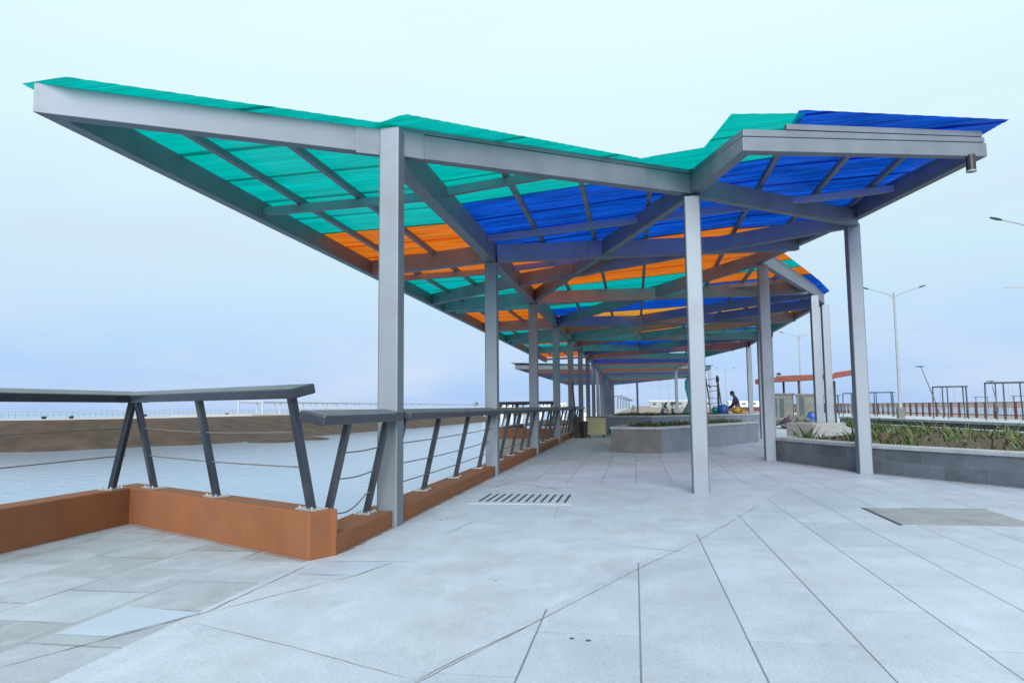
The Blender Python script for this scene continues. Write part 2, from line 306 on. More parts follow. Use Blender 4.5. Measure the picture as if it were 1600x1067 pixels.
# lookout, slab zone, tiled zone and the tiled zone further on, edge to edge
for i, poly in enumerate(([(-5.2, -4), (-2.38, -4), (-2.38, 5.28), (-5.2, 6.62)],
                          [(-2.38, -.6), (2.15, 10.5), (-2.38, 10.5)],
                          [(-2.38, -4), (24, -4), (24, 10.5), (2.15, 10.5), (-2.38, -.6)],
                          [(-2.62, 10.5), (24, 10.5), (24, 96), (-2.62, 96)])):
    b.cur = (0, 1, 2, 2)[i]; b.add([(x, y, 0) for x, y in poly], [tuple(range(len(poly)))])
b.cur = 1; b.add([(-2.62, 5.4, 0), (-2.38, 5.28, 0), (-2.38, 10.5, 0), (-2.62, 10.5, 0)], [(0, 1, 2, 3)])
b.cur = 3
edge = [(-5.2, -4), (-5.2, 6.62), (-2.62, 5.4), (-2.62, 96)]
for (x0, y0), (x1, y1) in zip(edge, edge[1:]): b.add([(x0, y0, 0), (x1, y1, 0), (x1, y1, -2), (x0, y0, -2)], [(0, 1, 2, 3)])
struct(b.build('pavement', [M['pave_look'], M['pave_slab'], M['pave_tile'], M['quay']]))
sheet('lagoon', [(31, 20), (80, 20), (62, 400), (31, 400)], -.006, M['water'])
sheet('ground', [(24, -4), (900, -4), (900, 1600), (-2.62, 1600), (-2.62, 96), (24, 96)], -.012, M['earth'])

# far earth bank across the water, with its road on top
wl = [(-70, 10), (-50, 30), (-33.5, 35.5), (-27.5, 44), (-26, 57), (-24.8, 70), (-23.2, 85), (-22.4, 110), (-30, 190), (-40, 300), (-52, 460)]
b = MB(); rnd = random.Random(3); prof = [(0, -1.35), (1.2, -1.05), (2.6, -.6), (4.2, -.05), (5.6, .38), (6.4, .52)]
pts = []
for (x0, y0), (x1, y1) in zip(wl, wl[1:]):
    n = max(2, int(math.hypot(x1-x0, y1-y0)/1.2))
    for i in range(n): pts.append((lerp(x0, x1, i/n), lerp(y0, y1, i/n)))
rows = []
for i, (x, y) in enumerate(pts):
    a = pts[max(0, i-3)]; c = pts[min(len(pts)-1, i+3)]; d = Vector((c[0]-a[0], c[1]-a[1])).normalized(); nx, ny = -d.y, d.x
    j0 = rnd.uniform(-.35, .35)
    rows.append([(x+nx*(o+j0*(k < 2)+rnd.uniform(-.12, .12)*(k < 5)), y+ny*(o+j0*(k < 2)), z+rnd.uniform(-.06, .06)*(0 < k < 5)) for k, (o, z) in enumerate(prof)])
np_ = len(prof)
b.add([p for r_ in rows for p in r_], [(i*np_+k, (i+1)*np_+k, (i+1)*np_+k+1, i*np_+k+1) for i in range(len(rows)-1) for k in range(np_-1)])
struct(b.build('earth_bank', M['bank']))
b = MB(); rr = []
for i, r_ in enumerate(rows):
    p = Vector(r_[-1]); q = Vector(r_[-2]); d = Vector((p.x-q.x, p.y-q.y, 0)).normalized()
    rr.append((p, p+d*9, p+d*14+Vector((0, 0, -1.8))))
vs = []
for p, q, s in rr: vs += [(p.x, p.y, .53), (q.x, q.y, .55), (s.x, s.y, -1.3)]
b.add(vs, [(i*3+k, (i+1)*3+k, (i+1)*3+k+1, i*3+k+1) for i in range(len(rr)-1) for k in range(2)])
struct(b.build('bank_road', M['road']))
# mud islets
for c, rx, ry, h in (((-10.5, 92), 3.2, 7, .62), ((-25.4, 47.5), 1.6, 1.5, .3), ((-24.3, 51), 1.7, 1.3, .26)):
    b = MB(); b.blob((c[0], c[1], -1.25), (rx, ry, h), seed=int(c[1]), n=18, m=8, jit=.12); struct(b.build('mud_bank', M['bank'], smooth=True))

# ================================================================ canopy
UROW, EAVE = -2.3, -4.77          # x of the post row and of the water-side eave
def slope(y):
    for (a, sa), (c, sb) in zip(((-9, .09), (13, .09), (22, .045), (33, .012), (40, 0)), ((13, .09), (22, .045), (33, .012), (40, 0), (200, 0))):
        if a <= y <= c: return lerp(sa, sb, (y-a)/(c-a))
    return 0
def zR(x, y): return 3.905+slope(y)*(x-UROW)
def zO(x, y): return min(zR(x, y), 4.27+.035*(x-1.85))
def zL(x, y): return 3.855+.03*(x-UROW)

def offset_poly(p, d):   # p counter-clockwise; moves every edge outward by d
    n = len(p); o = []
    for i in range(n):
        a, b_, c = Vector(p[i-1]), Vector(p[i]), Vector(p[(i+1) % n])
        d1 = (b_-a).normalized(); d2 = (c-b_).normalized(); n1 = Vector((d1.y, -d1.x)); n2 = Vector((d2.y, -d2.x))
        m = (n1+n2); m = m.normalized() if m.length > 1e-4 else n1; k = d/max(.45, m.dot(n1)); o.append((b_.x+m.x*k, b_.y+m.y*k))
    return o
def spans(poly, y):
    xs = []
    for i in range(len(poly)):
        (x0, y0), (x1, y1) = poly[i], poly[(i+1) % len(poly)]
        if (y0 <= y) != (y1 <= y): xs.append(x0+(x1-x0)*(y-y0)/(y1-y0))
    xs.sort(); return list(zip(xs[::2], xs[1::2]))
def sheets(root, poly, zf, bands, xa=-99, xb=99, width=.93, lift=0, pitch=.082, seg=4):
    ys = [p[1] for p in poly]; y0, y1 = min(ys)+.004, max(ys)-.004
    lab = {'teal': 'teal corrugated roof sheet', 'orange': 'orange corrugated roof sheet', 'blue': 'blue corrugated roof sheet', 'amber': 'amber corrugated roof sheet'}
    start = y0; bi = 0; k = 0
    cuts = [y0]
    for e, _ in bands:
        if e <= y0: continue
        e = min(e, y1); n = max(1, round((e-cuts[-1])/width)); s0 = cuts[-1]
        cuts += [s0+(e-s0)*(i+1)/n for i in range(n)]
        if e >= y1: break
    for a, c in zip(cuts, cuts[1:]):
        cname = next((nm for e, nm in bands if e > (a+c)/2), bands[-1][1])
        k += 1; c2 = min(y1, c+.07); n = max(2, int((c2-a)/(pitch/seg))); mb = MB(); prev = {}
        tilt = .004; z0 = lift+random.uniform(-.001, .003)
        for i in range(n+1):
            y = a+(c2-a)*i/n; ph = 2*math.pi*(y/pitch); zz = .002*math.sin(ph)+z0+tilt*(1-(y-a)/(c2-a))
            cur = {}
            for si, (p, q) in enumerate(spans(poly, y)):
                p, q = max(p, xa), min(q, xb)
                if q-p < .03: continue
                vs = [(lerp(p, q, t), y, zf(lerp(p, q, t), y)+zz) for t in (0, .5, 1)]
                o = len(mb.v); mb.v += vs; cur[len(cur)] = o
            if prev and len(cur) != len(prev):      # the outline splits or merges here: carry the old spans up to this row
                for si in prev:
                    o = len(mb.v); mb.v += [(mb.v[prev[si]+e][0], y, mb.v[prev[si]+e][2]) for e in range(3)]
                    for e in range(2): mb.f.append((prev[si]+e, prev[si]+e+1, o+e+1, o+e)); mb.mi.append(0)
            if len(cur) == len(prev):
                for si in cur:
                    if si in prev:
                        for e in range(2): mb.f.append((prev[si]+e, prev[si]+e+1, cur[si]+e+1, cur[si]+e)); mb.mi.append(0)
            prev = cur
        if mb.f:
            o = mb.build('roof_sheet', M[cname], root, smooth=True); o['label'] = lab[cname]
def miter_run(root, name, pts, wd, dp, dz=0, inset=0, closed=False, rel_in=1):
    # pts: (x, y, zbottom) running counter-clockwise seen from above, the beam lies inside (left) of the line
    n = len(pts); P2 = [Vector(p[:2]) for p in pts]; o = []; i_ = []
    def off(i, d):
        a = P2[i-1] if i > 0 else None; c = P2[i+1] if i < n-1 else None
        d1 = (P2[i]-a).normalized() if a is not None else (c-P2[i]).normalized(); d2 = (c-P2[i]).normalized() if c is not None else d1
        n1 = Vector((-d1.y, d1.x)); n2 = Vector((-d2.y, d2.x)); m = (n1+n2).normalized(); return P2[i]+m*(d/max(.4, m.dot(n1)))
    for i in range(n): o.append(off(i, inset)); i_.append(off(i, inset+wd))
    for i in range(n-1):
        za, zb = pts[i][2]+dz, pts[i+1][2]+dz; da = pts[i][3] if len(pts[i]) > 3 else dp; db = pts[i+1][3] if len(pts[i+1]) > 3 else dp
        q = [(o[i], za), (o[i+1], zb), (i_[i+1], zb), (i_[i], za)]
        mb = MB(); mb.hexa([(p.x, p.y, z) for p, z in q], [(p.x, p.y, z+e) for (p, z), e in zip(q, (da, db, db, da))]); mb.build(name, M['steel'], root, bevel=.006)
def beam(root, name, p, q, wd, dp, m=None):   # p, q: bottom centre line
    mb = MB(); p = Vector(p)+Vector((0, 0, dp/2)); q = Vector(q)+Vector((0, 0, dp/2)); mb.bar(p, q, wd, dp); return mb.build(name, m or M['steel'], root, bevel=.006)
def column(root, x, y, ztop, s=.2, plate=False, dx=0):
    mb = MB(); mb.box((x, y, ztop/2-.01), (s, s, ztop+.02)); o = mb.build('column', M['steel'], root, bevel=.014)
    if plate:
        mb = MB(); mb.box((x, y, .006), (s+.14, s+.14, .012)); mb.build('base_plate', M['rail'], o)
    return o

# ---- first canopy
t = thing('canopy', 'long grey steel canopy with teal, orange and blue sheets rising in front of the camera', 'canopy')
A = (EAVE, 4.91); C0 = (UROW, 6.6); R1 = (.8, 9.41); P = (1.22, 7.8); Q = (4.2, 9.1); R2 = (3.66, 12.2); R3 = (2.63, 14.97); R5 = (4.76, 19.87); R6 = (5.45, 21.6); R7 = (5.0, 32.6); E1 = (3.62, 39.2)
Yend = 39.2
def zb(p): return zR(p[0], p[1])-.325
outer = [(*A, 3.525), (*C0, 3.59), (*R1, 3.85), (*P, 3.815, .155), (*Q, 4.0, .165), (*R2, 4.06), (*R3, 3.95), (*R5, zb(R5)), (*R6, zb(R6)), (*R7, 3.62), (*E1, 3.58)]
eave = [(EAVE, 39.0, 3.5), (*A, 3.51)]
miter_run(t, 'edge_beam', [(EAVE, 39.0, 3.5)]+outer, .12, .25)
chan = [(*o_[:2], (o_[2]+.262 if o_[:2] not in (P, Q) else o_[2]+o_[3]+.012), .062 if o_[:2] != P else .08) for o_ in outer[1:]]
miter_run(t, 'top_channel', chan, .07, .062, inset=.012)
mb = MB(); mb.bar((P[0]+.5, P[1]+.28, 4.142), (Q[0]-.05, Q[1]+.03, 4.28), .06, .066); mb.build('top_channel', M['steel'], t, bevel=.004)
# splice covers each side of the front post
for a, c in ((A, C0), (C0, R1)):
    d = (Vector(c)-Vector(a)).normalized(); nrm = Vector((d.y, -d.x))
    for s in ((.14, .34),):
        if a is A: p = Vector(c)-d*.36; q = Vector(c)-d*.10; z = 3.565
        else: p = Vector(a)+d*.10; q = Vector(a)+d*.34; z = 3.60
        mb = MB(); mb.bar((p.x+nrm.x*.004, p.y+nrm.y*.004, z+.125), (q.x+nrm.x*.004, q.y+nrm.y*.004, z+.132), .022, .262); mb.build('splice_plate', M['steel'], t, bevel=.003)
YK = [6.6+5*k for k in range(16)]
beam(t, 'main_beam', (UROW, 6.72, 3.5), (UROW, Yend, 3.5), .16, .32)
def right_edge(poly, y): return spans(poly, y)[-1][1]
wingR = [C0, R1, P, Q, R2, R3, R5, R6, R7, E1, (UROW, Yend)]
wingL = [A, C0, (UROW, Yend), (UROW-.6, Yend), (EAVE, 39.0)]
for k in range(0, 7):
    y = YK[k]
    if k > 0:
        xr = UROW+.1
        while xr < 6 and any(p < xr+.1 < q for p, q in spans(wingR, y+.39*(xr+.1-UROW))): xr += .02
        yr = y+.39*(xr-UROW)
        beam(t, 'cross_beam', (UROW+.08, y+.03, 3.505), (xr, yr, zO(xr, yr)-.40), .13, .30)
        if y+.76 < 36: beam(t, 'cross_beam', (EAVE+.12, y+.72, 3.485), (UROW-.08, y, 3.505), .13, .29)
    column(t, UROW, y, 3.5 if k else 3.835)
for (x, y), z in ((R1, 3.80), ((3.56, 12.2), 4.0), (R3, 3.90), (R5, zb(R5)-.02), (R6, zb(R6)-.02), (R7, 3.6), ((4.15, 24.6), 3.75)):
    d = .02
    column(t, x, y+.02, z)
# diagonals fanning out of the post row
for p, q in ((R1, (UROW, 16.6)), (R1, R2), (R2, (UROW, 14.2)), ((UROW, 24.2), R5), (R3, (UROW, 21.6)), ((UROW, 29.2), (5.3, 24.6)), (R6, (UROW, 26.6)), ((UROW, 34.2), (5.1, 29.6)), (R7, (UROW, 36.6)), ((EAVE, 16.4), (UROW, 14.2)), ((EAVE, 26.4), (UROW, 24.2))):
    p, q = Vector(p), Vector(q); d = (q-p).normalized(); p = p+d*.1; q = q-d*.1
    zz = lambda v: (zO(v.x, v.y)-.385 if v.x > -2 else 3.52)
    beam(t, 'diagonal_beam', (p.x, p.y, zz(p)), (q.x, q.y, zz(q)), .11, .26)
# thin purlins right under the sheets
def purlin_y(x, y0, y1, zf, w=.06, h=.075, nm='purlin'):
    mb = MB(); zz = lambda y: zf(x, y)-.018-h/2
    ys = [y0]+[y for y in (13, 22, 33) if y0 < y < y1]+[y1]
    for a, c in zip(ys, ys[1:]): mb.bar((x, a, zz(a)), (x, c, zz(c)), w, h)
    mb.build(nm, M['steel'], t)
def front_y(poly, x):
    return [p[0] for p in spans([(y, x_) for x_, y in poly], x)]
for x in (-4.17+.02, -3.36): 
    s = spans([(y, x_) for x_, y in wingL], x); purlin_y(x, s[0][0]+.1, s[-1][1]-.05, zL)
for x in (-1.48, -.61, .28, 1.85, 2.75, 3.5, 4.3, 5.0):
    for a, c in spans([(y, x_) for x_, y in wingR], x): purlin_y(x, a+.3, c-.1, zO if x > 1.86 else zR)
for i in range(0, 13):
    y = 8.4+2.5*i
    if any(abs(y-q) < .3 for q in YK) or y > Yend-.5: continue
    if i % 2 == 0: beam(t, 'cross_purlin', (EAVE+.12, y, zL(EAVE, y)-.20), (UROW-.08, y, zL(UROW, y)-.20), .07, .105)
    for a, c in (spans(wingR, y) if i in (0, 1) or i % 2 == 0 else []): beam(t, 'cross_purlin', (max(a+.08, UROW+.08), y, zR(a, y)-.21), (c-(.1 if y > 9 else .32), y, zO(c, y)-.21), .07, .105)
oL = [(-4.9, 4.92), (-4.48, 4.9), (-2.35, 6.43), (UROW+.02, 6.45), (UROW+.02, Yend), (UROW-.6, Yend+.1), (EAVE-.13, 39.1)]
sheets(t, oL, zL, [(10.2, 'teal'), (13.9, 'orange'), (19.6, 'teal'), (24, 'orange'), (28.4, 'teal'), (31, 'orange'), (33.4, 'teal'), (36, 'blue'), (60, 'orange')])
oR = offset_poly(wingR, .15)
oR = [(-2.46, 6.52), (-2.11, 6.4), (.14, 8.67), (.9, 8.66), (1.1, 7.72), (4.42, 9.0)] + oR[4:-2] + [(E1[0]+.1, Yend+.1), (UROW-.1, Yend+.1)]
bR = [(9.4, 'teal'), (13.0, 'blue'), (16.75, 'orange'), (20.4, 'teal'), (22.0, 'blue'), (24.5, 'amber'), (27.3, 'teal'), (29.4, 'orange'), (31.8, 'teal'), (34.2, 'blue'), (36.6, 'orange'), (60, 'teal')]
sheets(t, oR, zR, bR, xb=1.93, lift=-.015)
bO = [(13.4, 'blue'), (16.8, 'orange'), (17.7, 'teal'), (18.8, 'orange'), (23.5, 'blue'), (26, 'amber'), (29, 'teal'), (32, 'blue'), (35, 'orange'), (60, 'teal')]
sheets(t, oR, zO, bO, xa=1.86, lift=.035)

# ---- second canopy, further along
Y2 = 84.0
t2 = thing('canopy', 'far stretch of the coloured canopy whose white tip juts out over the water', 'canopy', (0, 0, 0))
A2 = (-7.3, 44.2); C7 = (UROW, 47.6); K0 = (UROW, 39.3); S0 = (3.6, 39.3); S1 = (2.9, 49.6); S2 = (5.4, 52.2); S3 = (4.9, 66); S4 = (-2.1, Y2)
wing2 = [K0, S0, S1, S2, S3, S4, (UROW, Y2)]
miter_run(t2, 'edge_beam', [(*S0, 3.58), (*S1, 3.58), (*S2, 3.6), (*S3, 3.55), (*S4, 3.5)], .12, .26)
miter_run(t2, 'edge_beam', [(A2[0], 82, 3.45), (*A2, 3.45), (*C7, 3.5)], .12, .26)
main = beam(t2, 'main_beam', (UROW, 39.35, 3.5), (UROW, Y2, 3.5), .16, .32)
def zF(x, y): return 3.87
for k in range(7, 16):
    y = YK[k]; column(t2, UROW, y, 3.5)
    xr = right_edge(wing2, y)-.1
    if xr > UROW+.5: beam(t2, 'cross_beam', (UROW+.08, y, 3.5), (xr, y, 3.49), .13, .3)
    if y > 47.7: beam(t2, 'cross_beam', (-7.1, y, 3.47), (UROW-.08, y, 3.5), .13, .3)
for x, y in (S1, S2, (.4, 72), (4.85, 64)): column(t2, x-.08, y, 3.55)
for y in (44.1, 54.1, 59.1): beam(t2, 'cross_beam', (UROW+.08, y, 3.52), (right_edge(wing2, y)-.1, y, 3.52), .1, .26)
b2 = []
cyc = ['blue', 'orange', 'teal']
for i in range(22): b2.append((39.3+2.4*(i+1), cyc[i % 3]))
o2 = [(x if x > UROW+.01 else UROW-.05, y) for x, y in offset_poly(wing2, .22)]
sheets(t2, o2, zF, b2, width=2.4, pitch=.2, seg=3)
l2 = [A2, C7, (UROW, 82), (A2[0], 82)]
sheets(t2, [(min(x, UROW+.03), y) for x, y in offset_poly(l2, .25)], lambda x, y: 3.82, [(46, 'orange'), (49, 'teal')]+b2, width=2.4, pitch=.2, seg=3)

# ---- lights hanging under the canopy
for x, y, z, lab in ((3.98, 9.02, 4.0, 'black cylinder spotlight hanging under the front right corner of the blue roof'), (4.65, 30.2, 3.62, 'small black spotlight hanging far back under the right roof edge')):
    s = thing('spotlight', lab, 'spotlight', (x, y, z))
    mb = MB(); mb.tube([(0, 0, 0), (0, 0, -.19)], .052, 16); h = mb.build('housing', M['dark'], s)
    mb = MB(); mb.tube([(0, 0, -.185), (0, 0, -.2)], .056, 16); mb.build('lens_ring', M['lamp'], s)

# ================================================================ parapets and railings
def wall(name, label, poly, z1, m, group=None, bevel=.012, z0=-.01):
    mb = MB(); mb.prism(poly, z0, z1); o = mb.build(name, m, bevel=bevel); return tag(o, label, 'low wall', group)
LC = Vector((-4.9, 6.42)); LE = Vector((-2.36, 5.0))      # inner corner and free end of the lookout wall
d = (LE-LC).normalized(); nw = Vector((d.y, -d.x)); nw = nw if nw.y > 0 else -nw
TH = .26
q = LC+nw*TH; k = (-4.9-TH-q.x)/d.x; outc = q+d*k
lep = LE+nw*TH; lep2 = Vector((-2.27, 5.06))
wall('parapet', 'tall terracotta rendered parapet folded round the tiled lookout at left', [(-4.9, -4), (LC.x, LC.y), (LE.x, LE.y), (lep2.x, lep2.y+.12), (lep.x, lep.y), (outc.x, outc.y), (-4.9-TH, -4)][::1], .345, M['terra'])
ordn = ['front', 'second', 'third', 'fourth', 'fifth', 'sixth', 'seventh']
prev = 5.2
for k in range(0, 7):
    y1 = YK[k]-.102
    x0 = -2.24
    lab = 'low terracotta kerb wall between the lookout and the front post' if k == 0 else 'low terracotta kerb wall between the %s and %s posts along the water' % (ordn[k-1], ordn[k])
    poly = [(x0, prev), (x0, y1), (-2.55, y1), (-2.55, prev+(.12 if k == 0 else 0))]
    wall('kerb_wall', lab, poly[::-1], .15, M['terra'], 'kerb walls along the water', bevel=.008)
    prev = YK[k]+.102

def railing(label, a, c, zb, inward, posts, ext=(0, 0), ncable=3, group=None, loose=False):
    a, c = Vector(a), Vector(c); dd = (c-a).normalized(); inw = Vector(inward).normalized(); H = .885; LN = .2
    t = thing('railing', label, 'railing', (a.x, a.y, zb), group)
    top = lambda s: Vector((a.x+dd.x*s+inw.x*LN, a.y+dd.y*s+inw.y*LN, zb+H))
    Ln = (c-a).length
    upv = Vector((inw.x*LN, inw.y*LN, H)).normalized()
    mb = MB(); p = top(-ext[0]); q = top(Ln+ext[1]); mb.bar(p, q, .2, .075, upv); rel(mb, t).build('top_rail', M['rail'], t, bevel=.012)
    for s in posts:
        p = Vector((a.x+dd.x*s, a.y+dd.y*s, zb)); q = top(s)-upv*.03
        mb = MB(); mb.bar(p, q, .05, .065, (dd.x, dd.y, 0)); po = rel(mb, t).build('post', M['rail'], t, bevel=.005)
        mb = MB(); rz = math.atan2(dd.y, dd.x); mb.box((p.x, p.y, zb+.006), (.2, .15, .012), rz)
        for sx in (-.075, .075):
            for sy in (-.05, .05): mb.tube([(p.x+sx*math.cos(rz)-sy*math.sin(rz), p.y+sx*math.sin(rz)+sy*math.cos(rz), zb+.01), (p.x+sx*math.cos(rz)-sy*math.sin(rz), p.y+sx*math.sin(rz)+sy*math.cos(rz), zb+.028)], .009, 6)
        rel(mb, t).build('base_plate', M['galv'], po)
    for i in range(ncable):
        f = (.22, .45, .68)[i] if ncable == 3 else (.36, .66)[i]
        s0, s1 = (min(posts)-.03, max(posts)+.03) if Ln < 3.5 else (0, Ln); pts = []
        for j in range(13):
            s = lerp(s0, s1, j/12); sag = -.012*math.sin(math.pi*j/12)*(1+i % 2)
            if loose and i == 0: sag = -.07*math.sin(math.pi*min(1, j/10))-.05*(1-j/12)
            pts.append((a.x+dd.x*s+inw.x*LN*f, a.y+dd.y*s+inw.y*LN*f, zb+H*f+sag))
        mb = MB(); mb.tube(pts, .006, 6); rel(mb, t).build('cable', M['cable'], t)
    return t
G = 'railing sections along the water'
lo = LC+nw*.12
railing('charcoal railing on the left lookout wall, running out of the left edge of the picture', (-5.0, -3.5), (-5.0, 6.36), .345, (1, 0), [1.5, 3.6, 5.7, 7.8, 9.78], ext=(.2, .02), ncable=2, group=G)
pa = LC+nw*.12+d*.05; pb = LE+nw*.12
railing('charcoal railing on the diagonal lookout wall ending in a free rail above the corner', (pa.x, pa.y), (pb.x, pb.y), .345, (-nw.x, -nw.y), [.18, 1.35, 2.72], ext=(.0, .03), ncable=2, group=G)
railing('short charcoal railing with a loose bottom cable, between the lookout and the front post', (-2.43, 5.36), (-2.43, 6.48), .15, (1, 0), [.06, .96], ext=(.62, 0), group=G, loose=True)
for k in range(1, 6):
    a = YK[k-1]+.12; c = YK[k]-.12
    railing('charcoal railing section between the %s and %s posts along the water' % (ordn[k-1], ordn[k]), (-2.43, a), (-2.43, c), .15, (1, 0), [.12, 1.4, 2.9, 4.4] if k == 1 else [.12, 1.2, 2.4, 3.6, 4.6], group=G)
# a second lookout further along
wall('parapet', 'terracotta parapet of the next lookout, seen through the railing posts', [(-2.56, 24.5), (-4.9, 25.6), (-4.9, 32), (-5.15, 32), (-5.15, 25.4), (-2.56, 24.2)][::1], .345, M['terra'])
b = MB(); b.prism([(-2.63, 24.15), (-2.63, 40), (-5.2, 40), (-5.2, 25.35)], -2, -.005); struct(b.build('lookout_platform', M['quay']))
railing('charcoal railing on the next lookout, seen through the railing posts', (-2.7, 24.5), (-5.0, 25.6), .345, (.4, .9), [.2, .9, 1.7, 2.4], ncable=2, group=G)
railing('distant charcoal railing along the outer side of the next lookout', (-5.02, 25.8), (-5.02, 31.8), .345, (1, 0), [.2, 1.4, 2.8, 4.2, 5.6], ncable=2, group=G)

# ================================================================ planters
def planter(label, poly, h, m, zs, coping=.3, front_m=None, cat='planter', inner_drop=.1, soil=True):
    t = thing('planter', label, cat, (poly[0][0], poly[0][1], 0)); n = len(poly)
    inn = offset_poly(poly, -coping)
    mb = MB()
    for i in range(n):
        j = (i+1) % n; mb.cur = 1 if (front_m and i in front_m[1]) else 0
        mb.hexa([(*poly[i], -.01), (*poly[j], -.01), (*inn[j], -.01), (*inn[i], -.01)], [(*poly[i], h-.06), (*poly[j], h-.06), (*inn[j], h-.06), (*inn[i], h-.06)])
    rel(mb, t).build('wall', [m]+([front_m[0]] if front_m else []), t)
    oc = offset_poly(poly, .025); ic = offset_poly(poly, -coping-.02); mb = MB()
    for i in range(n):
        j = (i+1) % n
        mb.hexa([(*oc[i], h-.058), (*oc[j], h-.058), (*ic[j], h-.058), (*ic[i], h-.058)], [(*oc[i], h), (*oc[j], h), (*ic[j], h), (*ic[i], h)])
    rel(mb, t).build('coping', M['coping'], t, bevel=.008)
    # lumpy soil
    ys = [p[1] for p in inn]; mb = MB(); y0, y1 = min(ys)+.01, max(ys)-.01; ny = max(6, int((y1-y0)/.35)); prev = None; rnd = random.Random(n)
    for i in range(ny+1):
        y = lerp(y0, y1, i/ny); sp = spans(inn, y)
        if not sp: prev = None; continue
        p, q = sp[0][0], sp[-1][1]; o = len(mb.v); K = 16
        for e in range(K+1): mb.v.append((lerp(p, q, e/K), y, zs+rnd.uniform(-.05, .06)+(.05 if 2 < e < K-2 else -.03)))
        if prev is not None:
            for e in range(K): mb.f.append((prev+e, prev+e+1, o+e+1, o+e)); mb.mi.append(0)
        prev = o
    rel(mb, t).build('soil', M['soil'], t, smooth=True)
    return t
P3 = [(8.4, 6.1), (9.3, 9.0), (8.5, 17.5), (7.35, 27.5), (5.9, 23), (4.9, 18.2), (2.72, 14.95), (3.67, 12.26), (5.0, 10.1)]
P3 = P3[::1]
planter('big raised bed of dark granite blocks with pale coping at right, full of brown soil', P3, .45, M['granite'], .34)
P1 = [(.6, 17.05), (3.6, 22.3), (2.7, 23.6), (-.2, 20.0), (-.57, 17.5)]
planter('low raised bed with a stained concrete corner in the middle of the walkway', P1, .6, M['concblue'], .52, front_m=(M['concrete'], (4, 3)), coping=.25)
P2 = [(.6, 26.0), (5.25, 30.7), (5.05, 31.9), (-.9, 33), (-1.15, 27.4)]
planter('grey raised bed behind the stained concrete one, below the workers', P2, .74, M['concblue'], .66, coping=.25)
t = thing('back_wall', 'higher granite wall with pale coping closing the back of the big raised bed', 'low wall', (8.5, 17.5, 0))
bw = [(9.5, 7.0), (8.62, 17.5), (7.45, 28.2)]
mb = MB(); m2_ = MB()
for (x0, y0), (x1, y1) in zip(bw, bw[1:]): mb.hexa([(x0, y0, -.01), (x0+.3, y0, -.01), (x1+.3, y1, -.01), (x1, y1, -.01)], [(x0, y0, .56), (x0+.3, y0, .56), (x1+.3, y1, .56), (x1, y1, .56)]); m2_.hexa([(x0-.04, y0, .562), (x0+.36, y0, .562), (x1+.36, y1, .562), (x1-.04, y1, .562)], [(x0-.04, y0, .625), (x0+.36, y0, .625), (x1+.36, y1, .625), (x1-.04, y1, .625)])
rel(mb, t).build('wall', M['granite'], t); rel(m2_, t).build('coping', M['coping'], t)
mb = MB(); mb.box((4.15, 17.9, .33), (.95, .8, .66), R(35)); tag(mb.build('concrete_block', M['blockwhite'], bevel=.02), 'pale plastered block at the left end of the big granite raised bed', 'block')

# ---- plants
def leaf(mb, base, ang, ln, wd, lean, droop, seg=6):
    h = Vector((math.cos(ang), math.sin(ang), 0)); s = Vector((-h.y, h.x, 0)); p = Vector(base); el = R(90)-lean; vs = []
    for i in range(seg+1):
        f = i/seg; w_ = wd*(.55+.9*f-1.4*f*f if f < .8 else (1-f)*1.7)
        w_ = max(.002, w_); nrm = Vector((h.x*-math.sin(el), h.y*-math.sin(el), math.cos(el)))
        vs += [p-s*w_/2, p+nrm*(-.12*w_), p+s*w_/2]
        el -= droop/seg*(.4+1.3*f); p = p+(h*math.cos(el)+Vector((0, 0, math.sin(el))))*(ln/seg)
    fs = []
    for i in range(seg):
        for e in range(2): fs.append((i*3+e, i*3+e+1, i*3+e+4, i*3+e+3))
    mb.add(vs, fs)
protos = []
for s in range(7):
    rnd = random.Random(40+s); mb = MB()
    for i in range(rnd.randint(6, 11)):
        mb.cur = rnd.choice((0, 0, 0, 0, 0, 1, 2))
        leaf(mb, (rnd.uniform(-.05, .05), rnd.uniform(-.05, .05), -.03), rnd.uniform(0, 6.28), rnd.uniform(.22, .48), rnd.uniform(.025, .045), rnd.uniform(.05, .6), rnd.uniform(.5, 2.0))
    protos.append(mb.build('strap_leaf_plant', [M['green1'], M['green2'], M['straw']], smooth=True))
LP = ['bright green strap-leaved plant growing in the brown soil of the granite raised bed', 'half-dried strap-leaved plant with yellow blades in the soil of the granite raised bed', 'large arching strap-leaved plant in the soil of the granite raised bed']
GP = 'strap-leaved plants in the granite raised bed'
rnd = random.Random(11); inn = offset_poly(P3, -.45); first = set(); cnt = 0; spots = []
spots += [(3.35+rnd.uniform(-.15, .3), 15.0+rnd.uniform(-.7, .8)) for i in range(7)] + [(4.1+rnd.uniform(-.1, .5), 12.9+rnd.uniform(-.4, 1.6)) for i in range(7)]
while len(spots) < 130:
    y = 8+(rnd.random()**1.5)*20; sp = spans(inn, y)
    if not sp: continue
    x = rnd.uniform(sp[0][0], sp[-1][1])
    if min([math.hypot(x-a, y-c) for a, c in spots]+[9]) > .27: spots.append((x, y))
for i, (x, y) in enumerate(spots):
    k = i % 7
    o = protos[k] if k not in first else protos[k].copy()
    if k in first: col.objects.link(o)
    first.add(k)
    s = rnd.uniform(.7, 1.15); big = k in (2, 5) and rnd.random() < .6
    if big: s *= 1.35
    o.location = (x, y, .36); o.scale = (s, s, s); o.rotation_euler = (0, 0, rnd.uniform(0, 6.28))
    tag(o, LP[2] if k in (2, 5) else LP[k % 2], 'plant', GP)
